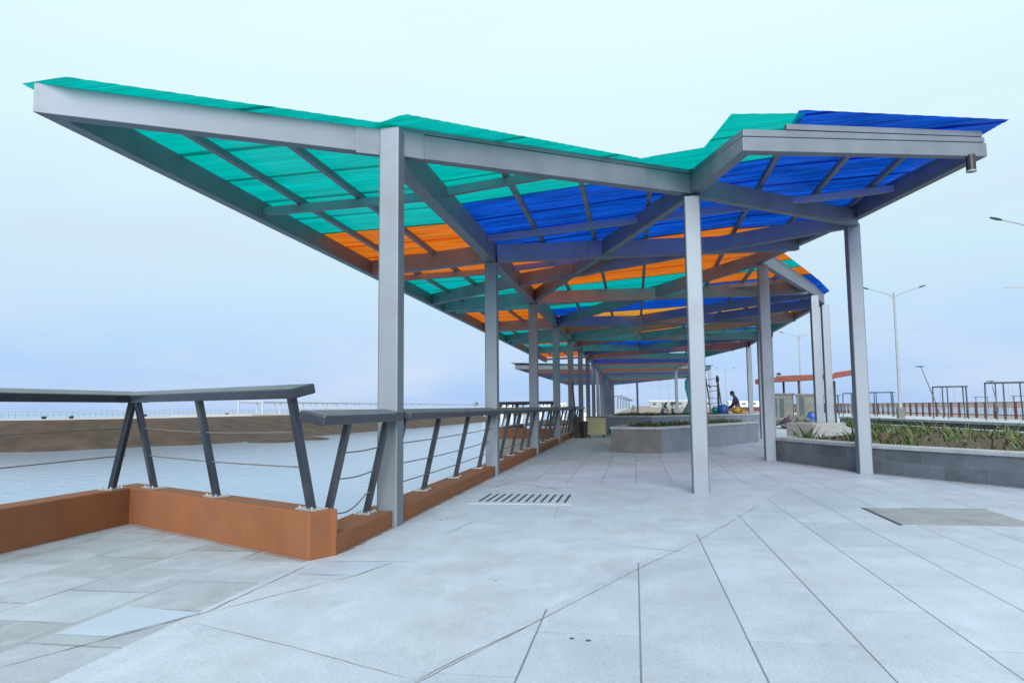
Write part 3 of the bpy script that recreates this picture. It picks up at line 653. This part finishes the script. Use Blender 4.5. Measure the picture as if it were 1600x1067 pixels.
# ground cover on the two middle beds: nobody could count it
def cover(name, poly, z, n, seed, lab, hmax=.3):
    rnd = random.Random(seed); mb = MB(); inn = offset_poly(poly, -.3); ys = [p[1] for p in inn]; k = 0
    while k < n:
        y = rnd.uniform(min(ys), max(ys)); sp = spans(inn, y)
        if not sp: continue
        x = rnd.uniform(sp[0][0], sp[-1][1]); k += 1
        h = rnd.uniform(.05, .17) if rnd.random() < .9 else rnd.uniform(.1, hmax*.7)
        mb.cur = rnd.choice((0, 0, 1, 1, 1, 2))
        leaf(mb, (x, y, z-.04), rnd.uniform(0, 6.28), h*1.5, rnd.uniform(.025, .05), rnd.uniform(.1, .9), rnd.uniform(.5, 1.8), seg=3)
    return tag(mb.build(name, [M['green1'], M['green3'], M['green2']], smooth=True), lab, 'ground cover', kind='stuff')
cover('ground_cover', P1, .56, 2600, 1, 'low leafy ground cover filling the stained concrete raised bed')
cover('ground_cover', P2, .70, 3000, 2, 'low leafy ground cover filling the grey bed below the workers')
cover('ground_cover', P3, .38, 4200, 5, 'sparse weeds scattered over the soil of the granite raised bed', .34)

# ================================================================ things on the pavement
# drain grate
t = thing('drain_grate', 'pale drain cover with a row of dark slots set in the paving', 'drain cover', (-1.33, 8.68, 0))
mb = MB(); mb.box((0, 0, .001), (1.2, 1.05, .008)); mb.build('cover', M['pave_slab'], t)
for i in range(12):
    mb = MB(); x = -.5+.091*i; mb.hexa([(x, -.36, .003), (x+.03, -.36, .003), (x+.03, .36, .003), (x, .36, .003)], [(x, -.36, .0085), (x+.03, -.36, .0085), (x+.03, .36, .0085), (x, .36, .0085)]); mb.build('slot', M['slot'], t)
# stained access slab
M['stain'] = mat('grey_stained_slab', (.27, .285, .30), .6, .3, 1.6, dirt=((.13, .13, .12), 1.5, .8))
t = thing('access_cover', 'grey stained paving cover with dark edge joints in the right foreground', 'access cover', (2.95, 7.66, 0))
mb = MB(); mb.box((0, 0, .002), (1.16, 1.1, .006), R(0)); mb.build('cover', M['stain'], t)
mb = MB(); mb.box((-.6, 0, .0015), (.03, 1.12, .005)); mb.box((.2, .57, .0015), (.8, .02, .005)); mb.build('joint', M['slot'], t)
# grouted joints and cracks: thin flat ribbons of uneven width
M['grit'] = mat('brown_grit', (.22, .19, .165), .95, .4, 20)
M['grout'] = mat('dark_grout', (.13, .12, .11), .95, .4, 9)
rnd = random.Random(5)
def ribbon(mb, pts, w0, w1, z=.002):
    P_ = []
    for (x0, y0), (x1, y1) in zip(pts, pts[1:]):
        n = max(3, int(math.hypot(x1-x0, y1-y0)/.07)); P_ += [(lerp(x0, x1, i/n)+rnd.uniform(-.004, .004), lerp(y0, y1, i/n)+rnd.uniform(-.004, .004)) for i in range(n)]
    P_.append(pts[-1]); vs = []
    for i, p in enumerate(P_):
        a, c = Vector(P_[max(0, i-1)]), Vector(P_[min(len(P_)-1, i+1)]); d_ = (c-a).normalized(); w_ = rnd.uniform(w0, w1)*min(1, .3+i/4, .3+(len(P_)-1-i)/4)
        vs += [(p[0]-d_.y*w_/2, p[1]+d_.x*w_/2, z), (p[0]+d_.y*w_/2, p[1]-d_.x*w_/2, z)]
    mb.add(vs, [(2*i, 2*i+1, 2*i+3, 2*i+2) for i in range(len(P_)-1)])
mb = MB()
for pts, a, c in (([(-2.3, 4.93), (-2.32, 4.17), (-2.33, 3.69), (-2.54, 3.22), (-2.73, 2.8)], .003, .009), ([(-1.71, 5.07), (-1.85, 4.6), (-2.13, 4.07), (-2.32, 3.69)], .002, .006),
                  ([(-.9, 2.91), (-.79, 3.17), (-.49, 3.84)], .003, .006), ([(-2.3, 5.0), (-1.72, 5.07), (-1.5, 5.06)], .003, .009), ([(-2.24, 4.6), (-1.84, 4.6)], .003, .007)): ribbon(mb, pts, a, c)
struct(mb.build('paving_joint', M['grout']))
mb = MB()
for pts, a, c in (([(-1.05, 2.5), (-.49, 3.84), (.01, 5.08), (.48, 6.12), (1.37, 8.45)], .003, .008), ([(-2.32, 3.52), (-1.54, 3.2), (-.9, 2.91)], .002, .005), ([(-.23, 5.9), (.44, 5.62)], .003, .008),
                  ([(-1.55, 7.0), (-1.66, 6.08)], .003, .008), ([(-2.0, 9.6), (-1.78, 10.5), (-1.0, 9.61)], .006, .03), ([(-.82, 7.24), (-.71, 7.47)], .006, .02), ([(-.81, 7.16), (-.87, 8.4)], .003, .006), ([(-1.55, 9.9), (-.7, 9.95)], .005, .014), ([(-2.225, 5.3), (-2.22, 12), (-2.225, 26)], .006, .04), ([(-4.885, 3.5), (-4.88, 6.36), (-3.6, 5.66), (-2.36, 4.97)], .004, .03), ([(.55, 17.0), (-.6, 17.44)], .01, .05), ([(2.68, 14.85), (3.66, 12.15), (5.0, 9.95)], .008, .04)): ribbon(mb, pts, a, c, .0018)
struct(mb.build('paving_crack', M['grit']))
M['wet'] = mat('pale_new_tile', (.40, .47, .57), .4, .06, 4)
mb = MB()
mb.add([(-2.25, 4.63, .0014), (-1.85, 4.63, .0014), (-1.74, 5.02, .0014), (-2.25, 4.98, .0014)], [(0, 1, 2, 3)])
mb.add([(-2.86, 3.24, .0014), (-2.56, 3.24, .0014), (-2.36, 3.68, .0014), (-2.86, 3.74, .0014)], [(0, 1, 2, 3)])
struct(mb.build('paving_repair', M['wet']))
# pebbles and specks of litter
for i, (x, y) in enumerate(((-.32, 3.52), (-.24, 3.50), (-.9, 4.6), (-1.9, 6.95), (-1.86, 7.05))):
    mb = MB(); mb.blob((x, y, .002), (rnd.uniform(.008, .016), rnd.uniform(.006, .014), .003), seed=i, n=7, m=5, jit=.3)
    tag(mb.build('pebble', M['slot'] if i < 2 else M['grit'], smooth=True), 'tiny dark chip of grit lying on the pale paving', 'pebble', 'chips of grit on the paving')

# cream board on feet, leaning boards, by the far end of the railing
t = thing('cream_cabinet', 'cream boxy cabinet on short legs by the end of the railing', 'cabinet', (-1.35, 25.6, 0))
mb = MB(); mb.box((0, 0, .4), (.68, .34, .6)); mb.build('body', M['cream'], t, bevel=.01)
mb = MB(); mb.box((0, 0, .72), (.74, .38, .03)); mb.build('lid', M['concrete'], t)
for x in (-.26, .26): mb = MB(); mb.box((x, 0, .05), (.05, .25, .1)); mb.build('leg', M['wood'], t)
mb = MB(); mb.box((-.42, .05, .5), (.05, .1, .08)); mb.build('handle', M['dark'], t)
t = thing('board', 'dark weathered boards propped against a post beside the cream cabinet', 'board', (-1.95, 25.3, 0))
mb = MB(); mb.bar((.02, -.1, 0), (-.05, .1, .72), .3, .06); mb.build('lower_board', M['wood'], t)
mb = MB(); mb.bar((-.05, .1, 0), (-.2, .2, 1.95), .12, .04); mb.build('tall_board', M['wood'], t)
t = thing('bin', 'small dark bin at the foot of the propped boards', 'bin', (-1.74, 25.2, 0)); mb = MB(); mb.tube([(0, 0, 0), (0, 0, .3), (0, 0, .55)], [.1, .12, .13], 10); mb.build('drum', M['dark'], t); mb = MB(); mb.tube([(0, 0, .55), (0, 0, .58)], .14, 10); mb.build('lid', M['wood'], t)
mb = MB(); mb.blob((-.84, 25.9, .25), (.1, .1, .12), seed=4); tag(mb.build('green_bag', M['greend'], smooth=True), 'small green bag lying right of the cream cabinet', 'bag')
# pole under the roof edge
t = thing('pipe_post', 'thin grey pipe standing between the middle bed and the right posts', 'pole', (3.97, 21.7, 0))
mb = MB(); mb.tube([(0, 0, 0), (0, 0, 3.05)], .03, 10); mb.build('pipe', M['lamp'], t)
mb = MB(); mb.tube([(0, 0, 3.05), (0, 0, 3.22)], .05, 10); mb.build('head', M['dark'], t)

# ---- people
def person(label, loc, rz, J, shirt, trousers, group=None, vest=None):
    """J: dict of joints in the figure's own frame (x right, y forward, z up)"""
    t = thing('person', label, 'person', loc, group, rz)
    names = list(J); idx = {n: i for i, n in enumerate(names)}
    bones = [('pelvis', 'waist'), ('waist', 'chest'), ('chest', 'neck'), ('neck', 'head0'), ('head0', 'head1')]
    for s in 'lr': bones += [('chest', 'sh'+s), ('sh'+s, 'el'+s), ('el'+s, 'wr'+s), ('wr'+s, 'hand'+s), ('pelvis', 'hip'+s), ('hip'+s, 'kn'+s), ('kn'+s, 'an'+s), ('an'+s, 'toe'+s)]
    me = bpy.data.meshes.new('body'); me.from_pydata([J[n] for n in names], [(idx[a], idx[c]) for a, c in bones], []); o = bpy.data.objects.new('body', me); col.objects.link(o)
    rad = dict(pelvis=.165, waist=.155, chest=.18, neck=.058, head0=.085, head1=.075)
    for s in 'lr': rad.update({'sh'+s: .085, 'el'+s: .062, 'wr'+s: .033, 'hand'+s: .035, 'hip'+s: .095, 'kn'+s: .062, 'an'+s: .042, 'toe'+s: .038})
    md = o.modifiers.new('skin', 'SKIN'); md.use_smooth_shade = True
    for i, n in enumerate(names):
        sv = me.skin_vertices[0].data[i]; sv.radius = (rad[n], rad[n]*(.8 if n in ('chest', 'waist') else 1)); sv.use_root = n == 'pelvis'
    ss = o.modifiers.new('sub', 'SUBSURF'); ss.levels = 2; ss.render_levels = 2
    dg_ = bpy.context.evaluated_depsgraph_get(); ev = o.evaluated_get(dg_); m2 = bpy.data.meshes.new_from_object(ev)
    bpy.data.objects.remove(o); ob = bpy.data.objects.new('body', m2); col.objects.link(ob); ob.parent = t
    m2.materials.clear()
    for m in (M['skin'], shirt, trousers, vest or shirt): m2.materials.append(m)
    segs = {'s': [('waist', 'chest'), ('chest', 'neck'), ('chest', 'shl'), ('chest', 'shr'), ('shl', 'ell'), ('shr', 'elr'), ('ell', 'wrl'), ('elr', 'wrr')], 't': [('pelvis', 'waist'), ('pelvis', 'hipl'), ('pelvis', 'hipr'), ('hipl', 'knl'), ('hipr', 'knr'), ('knl', 'anl'), ('knr', 'anr')], 'k': [('neck', 'head0'), ('head0', 'head1'), ('wrl', 'handl'), ('wrr', 'handr')]}
    def dist(p, a, c):
        a, c = Vector(J[a]), Vector(J[c]); ab = c-a; f = max(0, min(1, (p-a).dot(ab)/ab.length_squared)); return (p-(a+ab*f)).length
    for pl in m2.polygons:
        pl.use_smooth = True; c = pl.center; best = min(((dist(c, *s), k) for k in segs for s in segs[k]))[1]; pl.material_index = {'k': 0, 's': 1, 't': 2}[best]
        if vest and best == 's' and min(dist(c, 'waist', 'chest'), dist(c, 'chest', 'neck')) < min(dist(c, 'shl', 'ell'), dist(c, 'shr', 'elr')): pl.material_index = 3
    h = (Vector(J['head0'])+Vector(J['head1']))/2; ax = (Vector(J['head1'])-Vector(J['head0'])).normalized(); f = Vector((0, 1, 0))-ax*ax.y; f = f.normalized() if f.length > .1 else Vector((0, 0, -1))
    c = h+ax*.04-f*.02; mb = MB(); mb.blob((c.x, c.y, c.z), (.096, .1, .1), seed=3, n=12, m=8, jit=.03); mb.build('hair', M['hair'], t, smooth=True)
    mb = MB(); p = h+f*.095; mb.blob((p.x, p.y, p.z), (.016, .02, .024), n=6, m=5, jit=0)
    for sx in (-.09, .09): mb.blob((h.x+sx, h.y, h.z), (.014, .022, .03), n=6, m=5, jit=0)
    mb.build('face_features', M['skin'], t, smooth=True)
    return t
def pose(bend=0, arms='down', sit=0):
    s, c = math.sin(bend), math.cos(bend); hz = .88-sit
    f = lambda l, x=0, y=0: (x, l*s+y*c, hz+l*c-y*s)
    J = dict(pelvis=(0, 0, hz), waist=f(.2), chest=f(.42), neck=f(.57))
    hb = bend+.35; nk = Vector(J['neck']); J['head0'] = tuple(nk+Vector((0, math.sin(hb)*.09, math.cos(hb)*.09))); J['head1'] = tuple(nk+Vector((0, math.sin(hb)*.22, math.cos(hb)*.22)))
    for n, x in (('l', -1), ('r', 1)):
        J['sh'+n] = f(.49, x*.19); sh = Vector(J['sh'+n])
        fwd = .18 if arms == 'work' else .03
        J['el'+n] = tuple(sh+Vector((x*.06, fwd*.5, -.27))); J['wr'+n] = tuple(sh+Vector((x*-.01, fwd+.16, -.45))); J['hand'+n] = tuple(sh+Vector((x*-.03, fwd+.22, -.52)))
        J['hip'+n] = (x*.1, 0, hz-.06); J['kn'+n] = (x*.11, .04+sit*.6, .46-sit*.2); J['an'+n] = (x*.11, -.02, .08); J['toe'+n] = (x*.12, .14, .04)
    return J
person('person in a dark purple and red shirt bending over the yellow bundle', (4.5, 32.6, .02), R(75), pose(.3, 'work'), M['purple'], M['denim'])
person('person in a lime safety vest crouched beyond the planted beds', (2.3, 62, 0), R(-60), pose(.5, 'work', sit=.28), M['frame'], M['denim'], vest=M['hivis'])
person('person in a white shirt with dark hair beyond the planted beds', (3.15, 62.3, 0), R(-70), pose(.35, 'work', sit=.25), M['wshirt'], M['frame'])

# ---- clutter behind the beds
t = thing('barrel', 'blue plastic barrel standing in the grey bed beside the person in purple', 'barrel', (3.62, 31.0, .66))
mb = MB(); mb.tube([(0, 0, 0), (0, 0, .06), (0, 0, .22), (0, 0, .38), (0, 0, .43)], [.19, .22, .235, .22, .17], 18); mb.build('drum', M['bluep'], t, smooth=False)
mb = MB(); mb.tube([(.06, 0, .43), (.06, 0, .46)], .05, 10); mb.build('bung', M['bluep'], t)
t = thing('yellow_bundle', 'crumpled yellow plastic bundle with black patches on the edge of the bed', 'bundle', (4.05, 30.2, .72))
mb = MB(); mb.blob((0, 0, .14), (.17, .14, .15), seed=8, n=14, m=9, jit=.22); mb.build('large_bag', M['yellow'], t); mb = MB(); mb.blob((.26, -.05, .08), (.09, .09, .1), seed=9, n=12, m=8, jit=.25); mb.build('small_bag', M['yellow'], t)
t = thing('play_slide', 'tall rounded teal play slide with a dark green foot beyond the beds', 'slide', (3.12, 40, 0))
mb = MB(); prof = [(-.3, .3), (-.22, .9), (-.26, 1.5), (-.38, 2.0), (-.38, 2.4), (-.28, 2.58), (-.08, 2.64), (.35, 2.6), (.5, 2.4), (.5, .3)]
n = len(prof); mb.add([(x, 0, z) for x, z in prof]+[(x, .3, z) for x, z in prof], [tuple(range(n)), tuple(range(2*n-1, n-1, -1))]+[(i, n+i, n+(i+1) % n, (i+1) % n) for i in range(n)]); mb.build('panel', M['greenp'], t, bevel=.04)
mb = MB(); mb.hexa([(-.95, -.1, 0), (1.1, -.1, 0), (1.1, .5, 0), (-.95, .5, 0)], [(-.2, -.05, 1.3), (.5, -.05, 1.0), (.5, .4, 1.0), (-.2, .4, 1.3)]); mb.build('foot', M['greend'], t, bevel=.03)
t = thing('ball', 'round turquoise ball in the bed beside the ladder', 'ball', (4.0, 33.2, .82)); t.location = (3.3, 31.0, .88); mb = MB(); mb.blob((0, 0, 0), (.14, .14, .14), n=16, m=10, jit=0); mb.build('shell', M['greenp'], t, smooth=True); mb = MB(); mb.tube([(0, 0, .13), (0, 0, .155)], .02, 8); mb.build('valve', M['dark'], t)
t = thing('ladder', 'dark lattice ladder frame leaning up behind the beds, right of the nearest inner post', 'ladder', (4.22, 39.2, 0))
for x in (-.3, .3): mb = MB(); mb.bar((x+.1, -.2, 0), (x-.12, .35, 2.55), .05, .05); mb.build('stile', M['wood'], t)
for i in range(8):
    f = (i+.6)/8; mb = MB(); mb.bar((-.2-.22*f, -.2+.55*f, 2.55*f), (.4-.22*f, -.2+.55*f, 2.55*f+(.1 if i % 2 else -.04)), .03, .03); mb.build('rung', M['wood'], t)
t = thing('dark_post', 'black post topped by a small camera head, standing right of the ladder', 'post', (5.15, 39.3, 0)); t.location = (4.3, 38.5, 0)
mb = MB(); mb.tube([(0, 0, 0), (.0, 0, 2.2)], .055, 8); mb.build('pole', M['dark'], t)
mb = MB(); mb.blob((-.02, 0, 2.42), (.09, .09, .2), seed=2, n=8, m=6); mb.build('head', M['dark'], t)
mb = MB(); mb.bar((0, 0, 2.1), (-.42, 0, 2.05), .03, .03); mb.bar((-.36, 0, 2.0), (-.5, 0, 2.14), .1, .08); mb.build('side_camera', M['dark'], t)
mb = MB(); mb.tube([(-.05, 36, 0), (-.05, 36, .5), (-.05, 36, 1.15)], [.34, .26, .02], 9); tag(mb.build('white_sack', M['wshirt'], smooth=True), 'white cone-shaped sack standing behind the grey bed', 'sack')

# kiosk with red oxide roof
t = thing('roof_shelter', 'long red oxide roof with upturned ends on dark posts above the concrete kiosk', 'shelter', (9.9, 44.5, 0), rz=R(-14))
mb = MB()
for x0, x1, z0, z1, h in ((-2.6, -1.5, 2.28, 2.42, .30), (-1.5, 1.6, 2.40, 2.52, .34), (1.6, 3.05, 2.56, 2.80, .30)):
    mb.hexa([(x0, -1.1, z0-.0), (x1, -1.1, z1), (x1, 1.1, z1+.03), (x0, 1.1, z0+.03)], [(x0, -1.1, z0+h), (x1, -1.1, z1+h*.8), (x1, 1.1, z1+h*.8), (x0, 1.1, z0+h)])
mb.build('roof', M['rust'], t)
mb = MB(); mb.hexa([(-2.66, -1.15, 2.30), (-2.58, -1.15, 2.30), (-2.58, 1.1, 2.3), (-2.66, 1.1, 2.3)], [(-2.66, -1.15, 2.56), (-2.58, -1.15, 2.56), (-2.58, 1.1, 2.56), (-2.66, 1.1, 2.56)]); mb.box((3.08, 0, 2.93), (.06, 2.2, .2)); mb.build('end_cap', M['dark'], t)
for x, y in ((-1.7, -.7), (-.3, -.7), (.75, -.7), (-1.2, .8), (1.6, .8)): mb = MB(); mb.box((x, y, 1.22), (.12, .12, 2.44)); mb.build('post', M['dark'], t)
mb = MB(); mb.box((-1.35, -.9, 2.86), (.22, .22, .14)); mb.build('roof_vent', M['dark'], t)
t = thing('kiosk', 'rough grey concrete kiosk with dark openings under the red oxide roof', 'kiosk', (8.45, 41.6, 0), rz=R(-14)); t.scale = (.8, .8, .95)
mb = MB(); mb.box((-.55, 0, .85), (1.5, 1.4, 1.7)); mb.box((1.0, .2, .82), (1.2, 1.2, 1.64)); mb.box((-.55, 0, 1.74), (1.65, 1.55, .1)); mb.box((1.0, .2, 1.69), (1.35, 1.35, .1)); mb.build('walls', M['concrete'], t, bevel=.02)
for x, z, w_, h in ((-.95, 1.0, .3, 1.0), (-.5, .95, .3, 1.1), (.75, .95, .3, 1.2)): mb = MB(); mb.box((x, -.69 if x < 0 else -.39, z), (w_, .05, h)); mb.build('opening', M['frame'], t)
t = thing('water_drum', 'blue drum standing on the ground in front of the concrete kiosk', 'drum', (8.55, 37, 0)); mb = MB(); mb.tube([(0, 0, 0), (0, 0, .1), (0, 0, .5), (0, 0, .66)], [.24, .28, .28, .22], 16); mb.build('body', M['bluep'], t); mb = MB(); mb.tube([(0, 0, .66), (0, 0, .74)], [.2, .15], 14); mb.build('lid', M['frame'], t)
mb = MB(); rnd = random.Random(21)
for i in range(90):
    a = rnd.uniform(0, 6.28); rr_ = rnd.random()**.6; s = rnd.uniform(.06, .2); mb.blob((7.3+1.3*rr_*math.cos(a), 35+1.5*rr_*math.sin(a), .1+.55*(1-rr_)*rnd.uniform(.5, 1)), (s, s*.8, s*.6), seed=i, n=6, m=4, jit=.35)
tag(mb.build('rubble', M['rubblem']), 'heap of pale broken rubble between the right posts', 'rubble', kind='stuff')
mb = MB(); mb.blob((6.75, 34.2, .2), (.22, .3, .24), seed=3, jit=.3); tag(mb.build('dark_sack', M['purple'], smooth=True), 'dark red sack lying beside the rubble heap', 'sack')

# fence along the right
def fence(label, x, y0, y1, dx, step, h, mp_, mb_):
    t = thing('fence', label, 'fence', (x, y0, 0)); n = int((y1-y0)/step)
    f = lambda s: x+dx*s/(y1-y0)
    for i in range(n+1):
        s = i*step; mb = MB(); mb.box((f(s), y0+s, h/2), (.13, .13, h)); rel(mb, t).build('post', mp_, t)
    for z in (.25, h-.03): mb = MB(); mb.bar((f(0), y0, z), (f(y1-y0), y1, z), .05, .05); rel(mb, t).build('rail', mb_, t)
    mb = MB()
    for i in range(int((y1-y0)/.17)): s = i*.17; mb.box((f(s), y0+s, h/2+.08), (.018, .018, h-.2))
    rel(mb, t).build('bars', mb_, t)
fence('red-brown fence with square posts and thin dark bars along the far right', 25, 26, 112, -3, 1.25, 1.12, M['brickred'], M['frame'])
mb = MB(); mb.box((18, 125, .35), (9, .3, .7)); tag(mb.build('boundary_wall', M['brickred'], bevel=.02), 'long low red-brown wall far behind the person in purple', 'wall')

# round swing frames
def swing(loc, r, h, label, posts=5, chains=7):
    t = thing('swing_frame', label, 'swing frame', loc, 'round swing frames beyond the granite bed')
    mb = MB(); n = 20
    for i in range(n):
        a, c = 2*math.pi*i/n, 2*math.pi*(i+1)/n; mb.bar((r*math.cos(a), r*math.sin(a), h), (r*math.cos(c), r*math.sin(c), h), .06, .07)
    mb.build('ring', M['frame'], t)
    for i in range(posts): a = 2*math.pi*i/posts+.4; mb = MB(); mb.tube([(r*math.cos(a)*1.05, r*math.sin(a)*1.05, 0), (r*math.cos(a), r*math.sin(a), h)], .042, 7); mb.build('post', M['frame'], t)
    for i in range(chains): a = 2*math.pi*i/chains+.1; mb = MB(); mb.tube([(r*.93*math.cos(a), r*.93*math.sin(a), h), (r*.93*math.cos(a), r*.93*math.sin(a), .6)], .009, 5); mb.build('chain', M['lamp'], t)
def at(px, Z):   # ground point at depth Z in front of the camera along column px, used for far-off clutter
    X = (px-800)/1120*Z; return (X*math.cos(HEAD)-Z*math.sin(HEAD), X*math.sin(HEAD)+Z*math.cos(HEAD), 0)
swing(at(1569, 44), 1.08, 2.28, 'round dark swing frame nearest the right edge, tallest of the row')
swing(at(1482, 50), 1.05, 2.2, 'round dark swing frame beside the leaning lamp pole')
swing(at(1372, 60), 1.1, 2.0, 'round swing frame just right of the near right post')
swing(at(1335, 60), 1.0, 1.95, 'round swing frame just left of the near right post')
swing(at(1290, 66), 1.1, 1.85, 'round swing frame half hidden behind the paired far posts')
swing(at(1530, 120), 1.1, 2.0, 'small far swing frame between the two big ones', 4, 4)
swing(at(1590, 110), 1.1, 2.0, 'small far swing frame behind the tallest one', 4, 4)

# street lamps
def lamp(loc, h, label, rz=0, arms=True):
    t = thing('street_lamp', label, 'street lamp', loc, 'twin-arm street lamps', rz)
    mb = MB(); mb.box((0, 0, .4), (.42, .42, .8)); mb.build('plinth', M['concrete'], t, bevel=.03)
    mb = MB(); mb.tube([(0, 0, .8), (0, 0, h)], [.11, .065], 10); mb.build('pole', M['lamp'], t)
    for s in (-1, 1):
        mb = MB(); mb.tube([(0, 0, h-.35), (s*.35, 0, h-.12), (s*1.0, 0, h+.12), (s*1.62, 0, h+.3)], [.05, .045, .035, .03], 7); a = mb.build('arm', M['lamp'], t)
        mb = MB(); mb.blob((s*1.83, 0, h+.36), (.27, .1, .055), n=12, m=7, jit=0); mb.v = [(x, y, z+(abs(x)-1.83)*.28) for x, y, z in mb.v]; mb.build('lantern', M['frame'], a, smooth=True)
    for z, l in ((h-2.65, 1.65), (h-5.2, .6), (1.9, .5)):
        if z > 1: mb = MB(); mb.bar((-l, 0, z), (l, 0, z+.04), .04, .05); mb.build('banner_bar', M['lamp'], t)
    return t
lamp(at(1403, 49), 8.7, 'tall twin-arm street lamp standing clear right of the near right post')
lamp(at(1648, 30), 8.6, 'nearest street lamp, only its left arm and bar showing at the right edge')
lamp(at(1250, 80), 8.8, 'street lamp whose arms show either side of a right-hand post')
lamp(at(1133, 158), 8.8, 'small far street lamp directly above the blue barrel')
for px, Z in ((1064, 330), (1018, 420), (1029, 380), (1043, 360), (980, 330), (1046, 480), (948, 400), (962, 460)): lamp(at(px, Z), 10+Z*.02, 'hair-thin street lamp on the horizon under the far canopy')
# leaning lamp poles with a flat head
for px, Z, dx, h, lab in ((1463, 70, -1.4, 4.6, 'thin lamp pole leaning left behind a round swing frame'), (1555, 80, -.5, 3.4, 'thin lamp pole with flat head inside the outline of the tallest swing frame'), (1300, 75, -.3, 2.9, 'thin lamp pole with small flat head beside the paired far posts')):
    t = thing('leaning_lamp', lab, 'lamp pole', at(px, Z)); mb = MB(); mb.tube([(0, 0, 0), (dx*.3, 0, h*.35), (dx, 0, h)], [.05, .045, .03], 7); mb.build('pole', M['frame'], t)
    mb = MB(); mb.blob((dx-.12, 0, h+.05), (.45, .12, .06), n=10, m=6, jit=0); mb.build('lantern', M['frame'], t, smooth=True)
# L-shaped lamps in a row
first = None
for i in range(8):
    Z = 190+26*i; px = 958+24*(1-(190/Z))*2.0
    loc = at(px, Z)
    if first is None:
        first = thing('angle_lamp', 'dark right-angled lamp post in the row far under the canopy', 'lamp post', loc, 'right-angled lamp posts in a far row')
        mb = MB(); mb.box((0, 0, 1.75), (.28, .28, 3.5)); mb.build('pole', M['frame'], first); mb = MB(); mb.bar((0, 0, 3.45), (2.3, 0, 3.75), .24, .24); mb.build('arm', M['frame'], first)
    else:
        c = copy_tree(first); c.location = loc

# ---- across the water: fence, white pergola, debris, jetty, buildings
t = thing('bank_fence', 'thin pale fence along the road of the far bank', 'fence', (-45, 45, .55))
mb = MB()
for i in range(120):
    x, y = lerp(-64, -36, i/120), lerp(34, 88, i/120); mb.box((x, y, .78), (.035, .035, .5))
for z in (.8, 1.03): mb.bar((-64, 34, z), (-36, 88, z), .04, .04)
rel(mb, t).build('posts_and_rails', M['lamp'], t)
t = thing('pergola', 'long white open pergola on the far bank', 'pergola', (-36, 66, .55))
pp = [(-37.2, 66), (-40.0, 100), (-41, 140), (-43, 190), (-46, 260)]
for (x0, y0), (x1, y1), n in zip(pp, pp[1:], (8, 8, 8, 8)):
    x0, x1 = x0+1, x1+1
    mb = MB(); 
    for dx in (0, -2.6): mb.bar((x0+dx, y0, 1.80), (x1+dx, y1, 1.80), .12, .14)
    for i in range(n*2): f = i/(n*2); mb.bar((lerp(x0, x1, f), lerp(y0, y1, f), 1.87), (lerp(x0, x1, f)-2.6, lerp(y0, y1, f), 1.87), .06, .06)
    rel(mb, t).build('roof_grid', M['pergola'], t)
    for i in range(n):
        f = i/n
        for dx in (0, -2.6): mb = MB(); mb.box((lerp(x0, x1, f)+dx, lerp(y0, y1, f), 1.16), (.12, .12, 1.27)); rel(mb, t).build('post', M['pergola'], t)
mb = MB(); mb.prism([(-34, 60), (-31, 90), (-40, 92), (-42, 60)][::1], .40, .60); struct(mb.build('bank_terrace', M['road']))
rnd = random.Random(77)
for i, (px, Z, c) in enumerate(((115, 47, 'white'), (127, 47, 'dark'), (80, 46, 'dark'), (207, 55, 'white'), (385, 70, 'rust'), (398, 76, 'white'), (250, 60, 'dark'))):
    l = at(px, Z); z = (.6 if i in (1, 2, 4, 6) else .05); mb = MB(); mb.blob((l[0]-(5 if z > .3 else 0), l[1]+(5 if z > .3 else 0), z+.05), (.17, .17, .1), seed=i, jit=.3); tag(mb.build('debris', M[c]), ('pale', 'red', 'dark', 'white', 'rusty', 'small white', 'blackish')[i]+' lump of debris lying on the far bank', 'debris')
# jetty
t = thing('jetty', 'far low jetty on pale piers behind the railing', 'jetty', (-20, 120, 0))
mb = MB(); mb.bar((-30, 132, .45), (-2.8, 112, .45), 3, .25); rel(mb, t).build('deck', M['road'], t)
for i in range(14): f = (i+.5)/14; mb = MB(); mb.tube([(lerp(-30, -2.8, f), lerp(132, 112, f)-1.2, -2), (lerp(-30, -2.8, f), lerp(132, 112, f)-1.2, .36)], .32, 9); rel(mb, t).build('pier', M['white'], t)
def house(label, px, Z, w_, d_, h, m, wins):
    t = thing('building', label, 'building', at(px, Z)); mb = MB(); mb.box((0, 0, h/2), (w_, d_, h)); mb.build('walls', m, t)
    mb = MB(); mb.box((0, 0, h+.2), (w_+.8, d_+.8, .4)); mb.build('roof', M['white'], t)
    for i in range(wins): mb = MB(); mb.box((-w_/2+w_*(i+.5)/wins, -d_/2, h*.55), (w_/wins*.45, .1, h*.35)); mb.build('window', M['frame'], t)
house('long white low building on the horizon between the second and third water posts', 785, 620, 26, 12, 3.2, M['white'], 5)
house('white building on the horizon between the third and fourth water posts', 855, 560, 9, 8, 4, M['white'], 3)
house('small white building on the horizon beside a water post', 878, 540, 6, 8, 3.4, M['white'], 2)
house('long grey building far behind the white-shirted person', 1060, 420, 34, 14, 3.5, M['lamp'], 7)
house('white low building on the horizon right of the slide', 1165, 380, 20, 12, 2.6, M['white'], 4)
for px, Z, s in ((744, 420, 2.6), (1048, 400, 2)):
    t = thing('tree', 'tiny dark tree on the horizon %s' % ('above the railing' if px < 800 else 'under the far canopy'), 'tree', at(px, Z)); mb = MB(); mb.tube([(0, 0, 0), (0, 0, s*.8)], .25, 6); mb.build('trunk', M['wood'], t)
    mb = MB(); rnd = random.Random(px)
    for i in range(40): mb.blob((rnd.gauss(0, .8), rnd.gauss(0, .8), s+rnd.gauss(.2, .5)), (.35, .35, .25), seed=i, n=5, m=4, jit=.4)
    mb.build('crown', M['green3'], t)
